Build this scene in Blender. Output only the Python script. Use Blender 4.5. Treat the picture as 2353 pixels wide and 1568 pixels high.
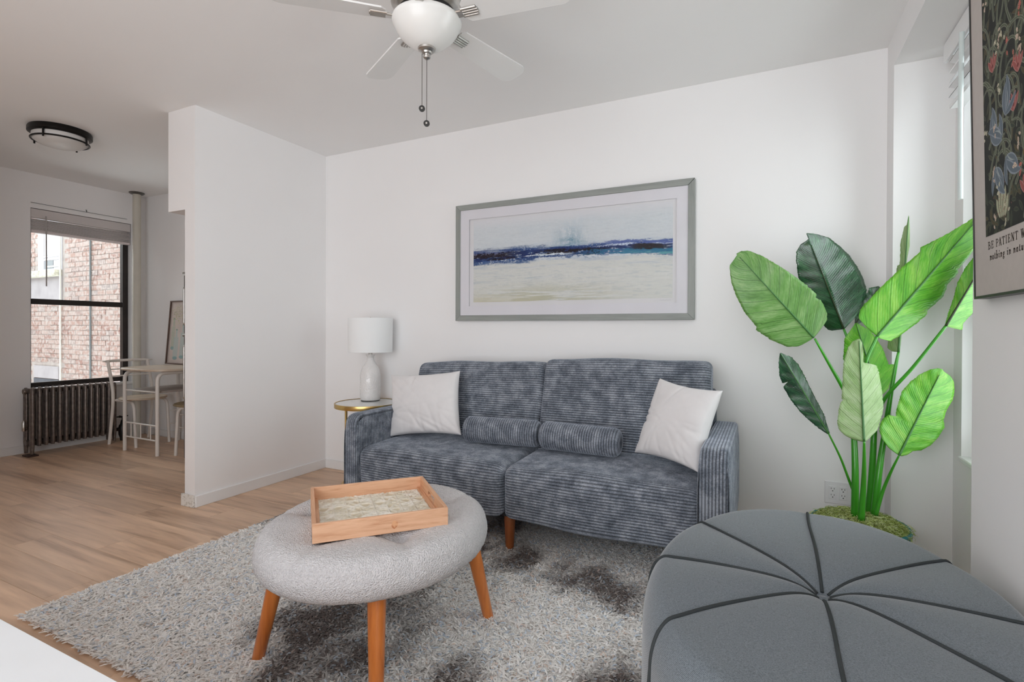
import bpy, math, random
import numpy as np
from mathutils import Vector, Matrix
random.seed(7); rng = np.random.default_rng(7)
PI = math.pi
for o in list(bpy.data.objects): bpy.data.objects.remove(o)
scene = bpy.context.scene
col = scene.collection

# ------------------------------------------------------------------ camera
H = 1.11746; FPX = 1191.8; YAW = 0.45566; PIT = -0.0051; ROL = 0.00378; SH = -19.8
Fv = np.array([-math.sin(YAW)*math.cos(PIT), math.cos(YAW)*math.cos(PIT), math.sin(PIT)])
Rv = np.array([math.cos(YAW), math.sin(YAW), 0.]); Uv = np.cross(Rv, Fv)
R2 = math.cos(ROL)*Rv + math.sin(ROL)*Uv; U2 = -math.sin(ROL)*Rv + math.cos(ROL)*Uv
cd = bpy.data.cameras.new('camera'); cam = bpy.data.objects.new('camera', cd); col.objects.link(cam)
cd.sensor_width = 36; cd.lens = 36*FPX/2353; cd.shift_y = SH/2353; cd.clip_start = .02
cam.matrix_world = Matrix(((R2[0], U2[0], -Fv[0], 0), (R2[1], U2[1], -Fv[1], 0), (R2[2], U2[2], -Fv[2], H), (0, 0, 0, 1)))
scene.camera = cam
CAM = np.array([0, 0, H])
def ray(x, y): return Fv + R2*(x-1176.5)/FPX + U2*(784+SH-y)/FPX
def at(x, y, ax, v):
    d = ray(x, y); i = 'xyz'.index(ax); return CAM + d*(v-CAM[i])/d[i]
def atd(x, y, d): return CAM + ray(x, y)*d

# ------------------------------------------------------------------ world, light, exposure
scene.view_settings.view_transform = 'Standard'; scene.view_settings.look = 'None'
scene.view_settings.gamma = 1; scene.view_settings.use_curve_mapping = False
scene.view_settings.exposure = -0.13
w = bpy.data.worlds.new('world'); scene.world = w; w.use_nodes = True
bg = w.node_tree.nodes['Background']; bg.inputs[0].default_value = (0.93, 0.96, 1.0, 1); bg.inputs[1].default_value = 5.0
scene.cycles.max_bounces = 14; scene.cycles.diffuse_bounces = 9; scene.cycles.transparent_max_bounces = 12
def area(name, loc, rot, sx, sy, power, colr=(1, 1, 1), portal=False):
    l = bpy.data.lights.new(name, 'AREA'); l.shape = 'RECTANGLE'; l.size = sx; l.size_y = sy; l.energy = power; l.color = colr
    if portal: l.cycles.is_portal = True
    o = bpy.data.objects.new(name, l); col.objects.link(o); o.location = loc; o.rotation_euler = rot
    return o
area('opening_portal', (.80, 2.40, 1.42), (0, math.radians(90), 0), 1.75, .9, 1, portal=True)
area('opening_portal', (-6.12, 2.70, 1.36), (0, math.radians(-90), 0), 1.7, .86, 1, portal=True)
area('opening_portal', (-.87, -1.66, 1.28), (math.radians(90), 0, 0), 2.6, 2.3, 1, portal=True)  # portal of the fill-light opening added behind the camera

# ------------------------------------------------------------------ node material helpers
class NT:
    def __init__(s, name):
        s.m = bpy.data.materials.new(name); s.m.use_nodes = True; s.t = s.m.node_tree; s.b = s.t.nodes['Principled BSDF']; s.out = s.t.nodes['Material Output']
    def n(s, typ, **k):
        nd = s.t.nodes.new(typ)
        for a, v in k.items():
            if a.startswith('_'): nd.inputs[a[1:].replace('_', ' ')].default_value = v
            else: setattr(nd, a, v)
        return nd
    def l(s, a, b): s.t.links.new(a, b)
    def ramp(s, fac, stops):
        r = s.n('ShaderNodeValToRGB'); e = r.color_ramp.elements
        while len(e) < len(stops): e.new(.5)
        for el, (p, c) in zip(e, stops): el.position = p; el.color = (*c, 1)
        s.l(fac, r.inputs[0]); return r.outputs[0]
    def bump(s, h, st=.3, dist=.01):
        b = s.n('ShaderNodeBump', _Strength=st, _Distance=dist); s.l(h, b.inputs['Height']); s.l(b.outputs[0], s.b.inputs['Normal'])
    def coord(s, kind='Object', scale=(1, 1, 1)):
        c = s.n('ShaderNodeTexCoord'); mp = s.n('ShaderNodeMapping'); mp.inputs['Scale'].default_value = scale
        s.l(c.outputs[kind], mp.inputs[0]); return mp.outputs[0]
    def noise(s, v, scale, detail=3, rough=.5):
        nn = s.n('ShaderNodeTexNoise', _Scale=scale, _Detail=detail, _Roughness=rough); s.l(v, nn.inputs['Vector']); return nn.outputs[0]
def mix3(a, b, t): return tuple(a[i]*(1-t)+b[i]*t for i in range(3))
def plain(name, c, rough=.5, metal=0, var=.0, vs=8, bump=0, bs=60, coat=0, sheen=0, scale=(1, 1, 1), spec=.5):
    s = NT(name); s.b.inputs['Roughness'].default_value = rough; s.b.inputs['Metallic'].default_value = metal
    s.b.inputs['Coat Weight'].default_value = coat; s.b.inputs['Sheen Weight'].default_value = sheen
    s.b.inputs['Specular IOR Level'].default_value = spec
    v = s.coord('Object', scale)
    nz = s.noise(v, vs)
    d = var if var else .015
    s.l(s.ramp(nz, [(.3, tuple(max(0, x*(1-d)) for x in c)), (.7, tuple(min(1, x*(1+d)) for x in c))]), s.b.inputs['Base Color'])
    if bump: s.bump(s.noise(v, bs, 4), bump, .002)
    return s.m
def wood(name, c1, c2, axis=0, sc=1., rough=.45, knot=False, ring=1., coat=0, rnd=False, bumpy=.15, rz=0, con=1.):
    s = NT(name); s.b.inputs['Roughness'].default_value = rough; s.b.inputs['Coat Weight'].default_value = coat
    s.b.inputs['Specular IOR Level'].default_value = .5
    scl = [14*sc]*3; scl[axis] = 1.1*sc
    c = s.n('ShaderNodeTexCoord'); mp = s.n('ShaderNodeMapping'); mp.inputs['Scale'].default_value = scl
    mr0 = s.n('ShaderNodeMapping'); mr0.inputs['Rotation'].default_value = (0, 0, rz); s.l(c.outputs['Object'], mr0.inputs[0])
    s.l(mr0.outputs[0], mp.inputs[0]); v = mp.outputs[0]
    if rnd:
        oi = s.n('ShaderNodeObjectInfo'); cb = s.n('ShaderNodeMath', operation='MULTIPLY'); cb.inputs[1].default_value = 60
        s.l(oi.outputs['Random'], cb.inputs[0]); va = s.n('ShaderNodeVectorMath', operation='ADD'); s.l(v, va.inputs[0]); s.l(cb.outputs[0], va.inputs[1]); v = va.outputs[0]
    n1 = s.n('ShaderNodeTexNoise', _Scale=1.0*ring, _Detail=6, _Roughness=.6, _Distortion=1.2); s.l(v, n1.inputs['Vector'])
    n2 = s.n('ShaderNodeTexNoise', _Scale=6.0*ring, _Detail=3); s.l(v, n2.inputs['Vector'])
    mx = s.n('ShaderNodeMath', operation='MULTIPLY_ADD'); mx.inputs[1].default_value = .35; s.l(n2.outputs[0], mx.inputs[0]); s.l(n1.outputs[0], mx.inputs[2])
    cr = s.ramp(mx.outputs[0], [(.45, c2), (.62, mix3(c1, c2, .45)), (.85, c1)])
    if rnd:
        hs = s.n('ShaderNodeHueSaturation'); mr = s.n('ShaderNodeMapRange'); mr.inputs[3].default_value = .88; mr.inputs[4].default_value = 1.1
        s.l(oi.outputs['Random'], mr.inputs[0]); s.l(mr.outputs[0], hs.inputs['Value']); s.l(cr, hs.inputs['Color']); cr = hs.outputs[0]
    s.l(cr, s.b.inputs['Base Color']); s.bump(mx.outputs[0], bumpy, .002)
    return s.m
def vcol(name, rough=.6, coat=0, spec=.3, bump=0):
    s = NT(name); a = s.n('ShaderNodeAttribute', attribute_name='Col'); s.l(a.outputs['Color'], s.b.inputs['Base Color'])
    s.b.inputs['Roughness'].default_value = rough; s.b.inputs['Coat Weight'].default_value = coat; s.b.inputs['Specular IOR Level'].default_value = spec
    if bump: s.bump(s.noise(s.coord(), 200), bump, .001)
    return s.m
def glass(name, tint=(.95, .98, .97), ior=1.25):
    s = NT(name); s.t.nodes.remove(s.b)
    tr = s.n('ShaderNodeBsdfTransparent'); tr.inputs[0].default_value = (*tint, 1)
    gl = s.n('ShaderNodeBsdfGlossy'); gl.inputs['Roughness'].default_value = .02
    fr = s.n('ShaderNodeFresnel'); fr.inputs[0].default_value = ior
    mx = s.n('ShaderNodeMixShader'); s.l(fr.outputs[0], mx.inputs[0]); s.l(tr.outputs[0], mx.inputs[1]); s.l(gl.outputs[0], mx.inputs[2]); s.l(mx.outputs[0], s.out.inputs[0])
    return s.m

WALL = plain('wall_paint', (.84, .83, .828), .6, var=.008, vs=2, bump=.05, bs=25, spec=.25)
CEIL = plain('ceiling_paint', (.86, .855, .85), .8, var=.008, vs=2, spec=.2)
TRIMW = plain('trim_paint', (.80, .80, .80), .45, var=.01, bump=.05, bs=15)
WOODF = wood('floor_oak', (.78, .545, .375), (.40, .25, .16), 0, .55, .36, rnd=True, bumpy=.25)
NICKEL = plain('brushed_nickel', (.55, .53, .50), .28, 1, var=.1, vs=30)
BLACKM = plain('black_metal', (.012, .011, .010), .4, 0, var=.2)
DARKF = plain('dark_window_frame', (.02, .014, .012), .4, 0, var=.2)
WHITEP = plain('white_blade', (.80, .80, .79), .4, var=.01)
GLASS = glass('clear_glass')
ORANGE = wood('orange_stained_wood', (.74, .24, .05), (.44, .105, .02), 2, 1.0, .3, coat=.25)
CREAMM = plain('cream_metal', (.74, .69, .64), .35, 0, var=.02)

# ------------------------------------------------------------------ mesh helpers
ORG = {}
def setp(o, label=None, cat=None, group=None, kind=None):
    if label: o['label'] = label
    if cat: o['category'] = cat
    if group: o['group'] = group
    if kind: o['kind'] = kind
    return o
def thing(name, loc, label, cat, group=None):
    o = bpy.data.objects.new(name, None); col.objects.link(o); o.location = loc; o.empty_display_size = .05
    ORG[o] = np.array(loc, float); return setp(o, label, cat, group)
def mesh(name, V, F, m=None, parent=None, smooth=False, colors=None, uv=None, auto=None, org=None):
    V = np.asarray(V, np.float32).reshape(-1, 3)
    if parent is not None: o0 = ORG[parent]
    else: o0 = np.array(org if org is not None else ((V[:, 0].min()+V[:, 0].max())/2, (V[:, 1].min()+V[:, 1].max())/2, V[:, 2].min()), float)
    me = bpy.data.meshes.new(name); V = V-o0.astype(np.float32)
    if isinstance(F, np.ndarray) and F.ndim == 2:
        n, k = F.shape; me.vertices.add(len(V)); me.vertices.foreach_set('co', V.ravel())
        me.loops.add(n*k); me.loops.foreach_set('vertex_index', F.astype(np.int32).ravel())
        me.polygons.add(n); me.polygons.foreach_set('loop_start', np.arange(0, n*k, k, dtype=np.int32))
        me.update(calc_edges=True)
    else:
        me.from_pydata([tuple(v) for v in V.tolist()], [], [tuple(int(i) for i in f) for f in F]); me.update()
    if colors is not None:
        a = me.color_attributes.new('Col', 'FLOAT_COLOR', 'POINT'); c = np.ones((len(V), 4), np.float32); c[:, :3] = colors; a.data.foreach_set('color', c.ravel())
    if uv is not None:
        ul = me.uv_layers.new(name='UVMap'); li = np.empty(len(me.loops), np.int32); me.loops.foreach_get('vertex_index', li)
        ul.data.foreach_set('uv', np.asarray(uv, np.float32)[li].ravel())
    if smooth:
        me.polygons.foreach_set('use_smooth', np.ones(len(me.polygons), bool))
        if auto: me.set_sharp_from_angle(angle=math.radians(auto))
    if m: me.materials.append(m)
    o = bpy.data.objects.new(name, me); col.objects.link(o)
    if parent is not None: o.parent = parent; ORG[o] = o0
    else: o.location = o0; ORG[o] = o0
    return o
def join(parts):
    Vs = []; Fs = []; n = 0
    for V, F in parts:
        V = np.asarray(V, float).reshape(-1, 3); Vs.append(V); Fs += [tuple(int(i)+n for i in f) for f in F]; n += len(V)
    return np.concatenate(Vs), Fs
def bxg(x0, x1, y0, y1, z0, z1, b=0.0):
    """box, with chamfered edges when b > 0"""
    if b <= 0:
        V = [(x, y, z) for x in (x0, x1) for y in (y0, y1) for z in (z0, z1)]
        return np.array(V, float), [(0, 1, 3, 2), (4, 6, 7, 5), (0, 4, 5, 1), (2, 3, 7, 6), (0, 2, 6, 4), (1, 5, 7, 3)]
    V = []; idx = {}
    for i, x in enumerate((x0, x1)):
        for j, y in enumerate((y0, y1)):
            for k, z in enumerate((z0, z1)):
                sx, sy, sz = (1-2*i)*b, (1-2*j)*b, (1-2*k)*b
                for a, p in enumerate(((x, y+sy, z+sz), (x+sx, y, z+sz), (x+sx, y+sy, z))): idx[i, j, k, a] = len(V); V.append(p)
    F = []
    def q(*k): F.append(tuple(idx[t] for t in k))
    for i in (0, 1):
        s = [(i, 0, 0, 0), (i, 0, 1, 0), (i, 1, 1, 0), (i, 1, 0, 0)]; q(*(s if i == 0 else s[::-1]))
        s = [(0, i, 0, 1), (1, i, 0, 1), (1, i, 1, 1), (0, i, 1, 1)]; q(*(s if i == 0 else s[::-1]))
        s = [(0, 0, i, 2), (0, 1, i, 2), (1, 1, i, 2), (1, 0, i, 2)]; q(*(s if i == 0 else s[::-1]))
    for a in (0, 1):
        for c in (0, 1):
            s = [(0, a, c, 1), (0, a, c, 2), (1, a, c, 2), (1, a, c, 1)]; q(*s)
            s = [(a, 0, c, 0), (a, 0, c, 2), (a, 1, c, 2), (a, 1, c, 0)]; q(*s)
            s = [(a, c, 0, 0), (a, c, 0, 1), (a, c, 1, 1), (a, c, 1, 0)]; q(*s)
    for i in (0, 1):
        for j in (0, 1):
            for k in (0, 1): F.append((idx[i, j, k, 0], idx[i, j, k, 1], idx[i, j, k, 2]))
    return np.array(V, float), F
def fixn(o):
    import bmesh
    bm = bmesh.new(); bm.from_mesh(o.data); bmesh.ops.recalc_face_normals(bm, faces=bm.faces); bm.to_mesh(o.data); bm.free(); return o
def box(name, x0, x1, y0, y1, z0, z1, m, parent=None, b=0.0):
    V, F = bxg(x0, x1, y0, y1, z0, z1, b); return fixn(mesh(name, V, F, m, parent))
def rot2(V, c, ang):
    V = np.array(V, float); x, y = V[:, 0]-c[0], V[:, 1]-c[1]; ca, sa = math.cos(ang), math.sin(ang)
    V[:, 0] = c[0]+x*ca-y*sa; V[:, 1] = c[1]+x*sa+y*ca; return V
def gridf(nu, nv, cu=False, cv=False):
    F = []
    a = np.arange(nu if cu else nu-1); b = np.arange(nv if cv else nv-1); A, B = np.meshgrid(a, b, indexing='ij'); A = A.ravel(); B = B.ravel()
    A1 = (A+1) % nu; B1 = (B+1) % nv
    return np.stack([A*nv+B, A1*nv+B, A1*nv+B1, A*nv+B1], 1)
def latheg(prof, c, n=32, close=True):
    prof = np.array(prof, float); t = np.arange(n)*2*PI/n
    V = np.stack([c[0]+prof[:, 0][:, None]*np.cos(t), c[1]+prof[:, 0][:, None]*np.sin(t), c[2]+prof[:, 1][:, None]+0*t], -1).reshape(-1, 3)
    F = [tuple(f[::-1]) for f in gridf(len(prof), n, False, True)]
    if close and not np.allclose(prof[0], prof[-1]):
        if prof[0, 0] > 1e-5: F.append(tuple(range(n))[::-1])
        if prof[-1, 0] > 1e-5: k = (len(prof)-1)*n; F.append(tuple(range(k, k+n)))
    return V, F
def lathe(name, prof, c, m, parent=None, n=32, smooth=True, auto=40):
    V, F = latheg(prof, c, n); return fixn(mesh(name, V, F, m, parent, smooth, auto=auto, org=c))
def tubeg(path, r, n=10, cap=True):
    P = np.array(path, float); k = len(P); r = np.broadcast_to(np.array(r, float), (k,))
    T = np.gradient(P, axis=0); T /= np.linalg.norm(T, axis=1)[:, None]+1e-12
    up = np.array([0, 0, 1.]) if abs(T[0, 2]) < .9 else np.array([1., 0, 0]); N = np.cross(up, T[0]); N /= np.linalg.norm(N)
    V = []; t = np.arange(n)*2*PI/n
    for i in range(k):
        N = N-T[i]*(N@T[i]); N /= np.linalg.norm(N); B = np.cross(T[i], N)
        V.append(P[i]+r[i]*(np.cos(t)[:, None]*N+np.sin(t)[:, None]*B))
    F = [tuple(f[::-1]) for f in gridf(k, n, False, True)]
    if cap: F += [tuple(range(n)), tuple(range((k-1)*n, k*n))[::-1]]
    return np.concatenate(V), F
def tube(name, path, r, m, parent=None, n=10): V, F = tubeg(path, r, n); return fixn(mesh(name, V, F, m, parent, True, auto=50))
def smoothpath(pts, n=24):
    P = np.array(pts, float); k = len(P); out = []
    Q = np.vstack([2*P[0]-P[1], P, 2*P[-1]-P[-2]])
    for i in range(k-1):
        p0, p1, p2, p3 = Q[i:i+4]
        for t in np.linspace(0, 1, max(2, n//(k-1)), endpoint=False):
            out.append(.5*((2*p1)+(-p0+p2)*t+(2*p0-5*p1+4*p2-p3)*t*t+(-p0+3*p1-3*p2+p3)*t**3))
    out.append(P[-1]); return np.array(out)
def fillet(pts, r, n=6):
    P = [np.array(p, float) for p in pts]; out = [P[0]]
    for i in range(1, len(P)-1):
        a = P[i-1]-P[i]; b = P[i+1]-P[i]; la, lb = np.linalg.norm(a), np.linalg.norm(b); rr = min(r, la*.49, lb*.49)
        A = P[i]+a/la*rr; B = P[i]+b/lb*rr
        for t in np.linspace(0, 1, n+1): out.append((1-t)**2*A+2*t*(1-t)*P[i]+t*t*B)
    out.append(P[-1]); return np.array(out)
def paint(P00, P10, P01, img, m, name, parent, off=0):
    """flat print as a grid with one colour per vertex: img[row from bottom, column]"""
    h, wd = img.shape[:2]; u = np.linspace(0, 1, wd); v = np.linspace(0, 1, h)
    U, Vv = np.meshgrid(u, v); P00, P10, P01 = map(np.array, (P00, P10, P01))
    V = P00+U.reshape(-1, 1)*(P10-P00)+Vv.reshape(-1, 1)*(P01-P00)
    F = gridf(h, wd)[:, ::-1]
    return mesh(name, V, F, m, parent, colors=img.reshape(-1, 3))
def fbm(h, wd, sy, sx, oct=4, seed=0):
    """tileless value noise on an array"""
    r = np.random.default_rng(seed); out = np.zeros((h, wd)); amp = 1; tot = 0
    for o in range(oct):
        gy, gx = int(sy*2**o)+2, int(sx*2**o)+2; g = r.random((gy, gx))
        y = np.linspace(0, gy-1.001, h); x = np.linspace(0, gx-1.001, wd); yi = y.astype(int); xi = x.astype(int); fy = (y-yi)[:, None]; fx = (x-xi)[None]
        fy = fy*fy*(3-2*fy); fx = fx*fx*(3-2*fx)
        out += amp*((g[yi][:, xi]*(1-fx)+g[yi][:, xi+1]*fx)*(1-fy)+(g[yi+1][:, xi]*(1-fx)+g[yi+1][:, xi+1]*fx)*fy); tot += amp; amp *= .55
    return out/tot
def struct(o): o['kind'] = 'structure'; return o

# ================================================================== the room
ZC = 2.5084; YB = 3.1; XR = .528; XP = -3.194; YP = 2.031; XW = -5.93; YK = 3.24; XN = .755; YN0 = 1.904; YN1 = 2.956; ZN = 2.357; YF = -1.6
struct(box('ceiling', XW-.3, XN+.3, YF-.2, YK+.2, ZC, ZC+.12, CEIL))
floor = struct(box('floor', XW-.15, XN+.2, YF-.15, YK+.12, -.08, -.012, plain('subfloor', (.12, .09, .07), .8)))
# floor planks: long side along X, one object each
row = -16; y = 1.245+.18*row
while y < YK:
    offs = {0: -3.46, 2: -3.87}.get(row, -3.46+((row*0.43) % 1.22))
    x = offs-1.22*3
    y0, y1 = max(y, YF), min(y+.18, YK)
    while x < XN:
        x0, x1 = max(x, XW), min(x+1.22, XN)
        if x1-x0 > .02 and y1-y0 > .02:
            p = box('plank', x0+.0004, x1-.0004, y0+.0004, y1-.0004, -.012, 0, WOODF, floor, .0009)
        x += 1.22
    row += 1; y = 1.245+.18*row
# walls
struct(box('wall_back', XP-.10, XR, YB, YB+.14, -.012, ZC, WALL))
V, F = join([bxg(XP-.10, XP, YP, YB, -.012, ZC), bxg(XP-.273, XP-.10, YP, YP+.17, 1.868, ZC)])
struct(mesh('wall_partition', V, F, WALL))
struct(box('wall_kitchen_back', XW-.15, XP-.10, YK, YK+.12, -.012, ZC, WALL))
# kitchen window wall (pieces around the opening)
WY0, WY1, WZ0, WZ1 = 2.279, 3.115, .562, 2.20
V, F = join([bxg(XW-.15, XW, YF, WY0, -.012, ZC), bxg(XW-.15, XW, WY1, YK, -.012, ZC), bxg(XW-.15, XW, WY0, WY1, -.012, WZ0), bxg(XW-.15, XW, WY0, WY1, WZ1, ZC)])
struct(mesh('wall_left', V, F, WALL))
# right wall with the window niche
Wy0, Wy1, Wz0, Wz1 = 2.0, 2.847, .578, 2.33
V, F = join([bxg(XR, XN+.2, YF, YN0, -.012, ZC), bxg(XR, XN+.2, YN1, YB+.14, -.012, ZC), bxg(XR, XN+.2, YN0, YN1, ZN, ZC),
             bxg(XN, XN+.2, YN0, Wy0, -.012, ZN), bxg(XN, XN+.2, Wy1, YN1, -.012, ZN), bxg(XN, XN+.2, Wy0, Wy1, -.012, Wz0), bxg(XN, XN+.2, Wy0, Wy1, Wz1, ZN)])
struct(mesh('wall_right', V, F, WALL))
# wall behind the camera with a wide opening added for fill light
V, F = join([bxg(XW-.15, -2.2, YF-.15, YF, -.012, ZC), bxg(.45, XN+.2, YF-.15, YF, -.012, ZC), bxg(-2.2, .45, YF-.15, YF, -.012, .10), bxg(-2.2, .45, YF-.15, YF, 2.45, ZC)])
struct(mesh('wall_front', V, F, WALL))
struct(box('wall_light_block', XW, -4.5, 1.0, 1.10, -.012, ZC, WALL))  # unseen wall added to keep light out of the kitchen
# baseboards
bh, bt = .072, .012
struct(box('baseboard_back', XP+bt, XR, YB-bt, YB, 0, bh, TRIMW, None, .002))
struct(box('baseboard_partition', XP, XP+bt, YP, YB, 0, bh, TRIMW, None, .002))
struct(box('baseboard_left', XW, XW+bt, YF, YK, 0, bh, TRIMW, None, .002))
struct(box('baseboard_kitchen_back', XW+bt, XP-.1, YK-bt, YK, 0, bh, TRIMW, None, .002))
struct(box('baseboard_niche', XR, XN, YN1-bt, YN1, 0, bh, TRIMW, None, .002))
V, F = bxg(XP-.118, XP+.002, YP-.014, YP-.0005, 0, .078, .003)
V = V+rng.normal(0, .0012, V.shape)*(V[:, 2:3] > .001)
s = NT('chipped_paint'); nn = s.noise(s.coord(), 55, 5)
s.l(s.ramp(nn, [(.42, (.55, .52, .47)), (.47, (.72, .70, .66)), (.62, (.74, .72, .68)), (.66, (.45, .40, .34))]), s.b.inputs['Base Color']); s.bump(nn, .6, .004)
struct(fixn(mesh('trim_1', V, F, s.m)))

# ------------------------------------------------------------------ window of the niche (right)
wn = thing('window_2', (XN+.1, 2.42, Wz0), None, None); struct(wn)
for a in (((Wy0, Wy0+.045), (Wz0, Wz1)), ((Wy1-.045, Wy1), (Wz0, Wz1))): box('window_frame', XN+.08, XN+.14, *a[0], *a[1], TRIMW, wn, .003)
for z0, z1 in ((Wz0, Wz0+.06), (Wz1-.05, Wz1), (1.42, 1.47)): box('sash_rail', XN+.085, XN+.135, Wy0+.045, Wy1-.045, z0, z1, TRIMW, wn, .003)
for z0, z1 in ((Wz0+.06, 1.42), (1.47, Wz1-.05)): box('pane', XN+.108, XN+.112, Wy0+.045, Wy1-.045, z0, z1, GLASS, wn)
box('window_sill', XN-.012, XN+.08, Wy0-.004, Wy1+.003, Wz0-.018, Wz0+.004, TRIMW, wn, .004)
# blind of the niche window
BL = plain('white_vinyl', (.82, .82, .82), .4, var=.01)
bl = thing('window_blind', (XN-.04, 2.42, 2.02), 'white slatted blind pulled up to the top of the right-hand window', 'blind', None)
box('valance', XN-.075, XN-.062, 1.93, 2.835, 2.272, 2.352, BL, bl, .003)
box('headrail', XN-.062, XN-.006, 1.96, 2.825, 2.30, 2.352, BL, bl, .003)
for k in range(9):
    z = 2.272-.021*k; tilt = (.007, -.009, .012, -.006, .009)[k % 5]
    V, F = bxg(XN-.062, XN-.010, 1.97, 2.80+.004*(k % 3), z-.0015, z+.0015); V[:, 2] += (V[:, 0]-(XN-.036))/.026*tilt*1.1+np.sin(V[:, 1]*9+k)*.003
    fixn(mesh('slat', V, F, BL, bl))
box('bottom_rail', XN-.062, XN-.010, 1.97, 2.80, 2.062, 2.082, BL, bl, .003)
wy_, wz_ = at(2207, 458, 'x', XN-.085)[1:]
tube('wand', [(XN-.085, wy_, 2.27), (XN-.087, wy_, 2.0), (XN-.085, wy_, wz_)], .0085, plain('clear_wand', (.72, .80, .79), .15), bl, 8)

# ------------------------------------------------------------------ kitchen window
w1 = thing('window_1', (XW-.09, 2.7, WZ0), None, None); struct(w1)
for a in ((WY0-.03, WY0+.028), (WY1-.062, WY1-.012)): box('window_frame', XW-.115, XW-.06, a[0], a[1], WZ0, WZ1, DARKF, w1, .003)
box('jamb_trim', XW-.12, XW-.002, WY1-.012, WY1, WZ0, WZ1, TRIMW, w1)
for z0, z1 in ((WZ0+.01, WZ0+.055), (1.335, 1.385), (WZ1-.05, WZ1)): box('sash_rail', XW-.112, XW-.062, WY0+.028, WY1-.062, z0, z1, DARKF, w1, .004)
for z0, z1 in ((WZ0+.055, 1.335), (1.385, WZ1-.05)): box('pane', XW-.092, XW-.089, WY0+.028, WY1-.062, z0, z1, GLASS, w1)
box('window_sill', XW-.06, XW+.03, WY0, WY1, WZ0-.022, WZ0+.004, TRIMW, w1, .004)
bk = thing('window_blind', (XW-.03, 2.7, 2.0), 'raised grey-white slatted blind above the kitchen window', 'blind')
GB = plain('blind_vinyl', (.62, .58, .57), .5, var=.02)
box('headrail', XW-.055, XW-.004, WY0+.004, WY1-.02, 2.115, 2.195, GB, bk, .003)
for k in range(12):
    z = 2.105-.0085*k
    V, F = bxg(XW-.052+.003*(k % 2), XW-.006-.002*(k % 3), WY0+.006, WY1-.022, z-.0022, z+.0022); V[:, 2] += np.sin(V[:, 1]*5+k*1.3)*.0015
    fixn(mesh('slat', V, F, GB, bk))
box('bottom_rail', XW-.054, XW-.004, WY0+.006, WY1-.022, 1.982, 2.004, plain('bottom_rail_vinyl', (.70, .63, .62), .5), bk, .003)
tube('wand', [(XW+.005, 2.39, 2.14), (XW+.006, 2.392, 1.75), (XW+.005, 2.392, 1.50)], .0055, plain('wand_plastic', (.45, .42, .41), .4), bk, 8)
# curtain wire with its little hook
tube('curtain_wire', [(XW+.004, WY0, 2.246), (XW+.004, 2.70, 2.243), (XW+.004, 3.06, 2.243)], .0018, BLACKM, None, 6)
setp(bpy.data.objects['curtain_wire'], 'thin dark wire stretched across the wall just above the kitchen blind', 'wire')
o = tube('hook', [(XW, 2.70, 2.262), (XW+.012, 2.70, 2.262), (XW+.014, 2.70, 2.247), (XW+.009, 2.70, 2.241)], .0028, BLACKM, None, 6)
setp(o, 'tiny dark hook screwed above the kitchen window blind', 'hook')
# pipe
pp = thing('riser_pipe', (-5.80, 3.085, 0), 'painted heating pipe rising from floor to ceiling in the kitchen corner', 'pipe')
PIPE = plain('pipe_paint', (.56, .53, .46), .5, var=.03)
lathe('pipe', [(.036, 0), (.036, 2.506)], (-5.80, 3.085, 0), PIPE, pp, 24)
lathe('ceiling_flange', [(.036, 2.488), (.055, 2.490), (.068, 2.500), (.068, 2.507)], (-5.80, 3.085, 0), plain('flange_metal', (.16, .15, .14), .3, 1), pp, 28)

# ------------------------------------------------------------------ brick building outside the kitchen window
YBR = 4.25
bw = thing('neighbouring_building', (-9.6, YBR+.1, -1), 'weathered brick building seen through the kitchen window', 'building')
BRK = NT('old_brick'); oi = BRK.n('ShaderNodeObjectInfo'); v = BRK.coord(); nz = BRK.noise(v, 18, 4)
mm = BRK.n('ShaderNodeMath', operation='ADD'); mm.inputs[1].default_value = 0; BRK.l(oi.outputs['Random'], mm.inputs[0])
c1 = BRK.ramp(mm.outputs[0], [(0, (.28, .165, .14)), (.3, (.36, .245, .21)), (.55, (.40, .31, .28)), (.8, (.33, .205, .17)), (1, (.30, .26, .25))])
c2 = BRK.ramp(nz, [(.42, (0, 0, 0)), (.62, (1, 1, 1))])
mx = BRK.n('ShaderNodeMixRGB'); mx.inputs[2].default_value = (.44, .38, .355, 1); BRK.l(c2, mx.inputs[0]); BRK.l(c1, mx.inputs[1]); BRK.l(mx.outputs[0], BRK.b.inputs['Base Color'])
BRK.b.inputs['Roughness'].default_value = .9; BRK.bump(nz, .5, .01)
MORT = plain('mortar', (.40, .36, .34), .9, var=.15, vs=9, bump=.4, bs=40)
REND = plain('grey_render', (.38, .36, .375), .9, var=.12, vs=5, bump=.3, bs=30)
box('wall', -13.5, -7.4, YBR+.003, YBR+.25, -1, 4.5, MORT, bw)
ch, bl_, jt = .0755, .212, .010
def brickg(x0, x1, z0, z1):
    V, F = bxg(x0, x1, YBR-rng.uniform(.000, .006), YBR+.02, z0, z1)
    V = V+rng.normal(0, .0036, V.shape)*np.array([1, .5, 1]); return V, F
stuff = []; nb = 0
k = 0; z = -.35
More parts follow.
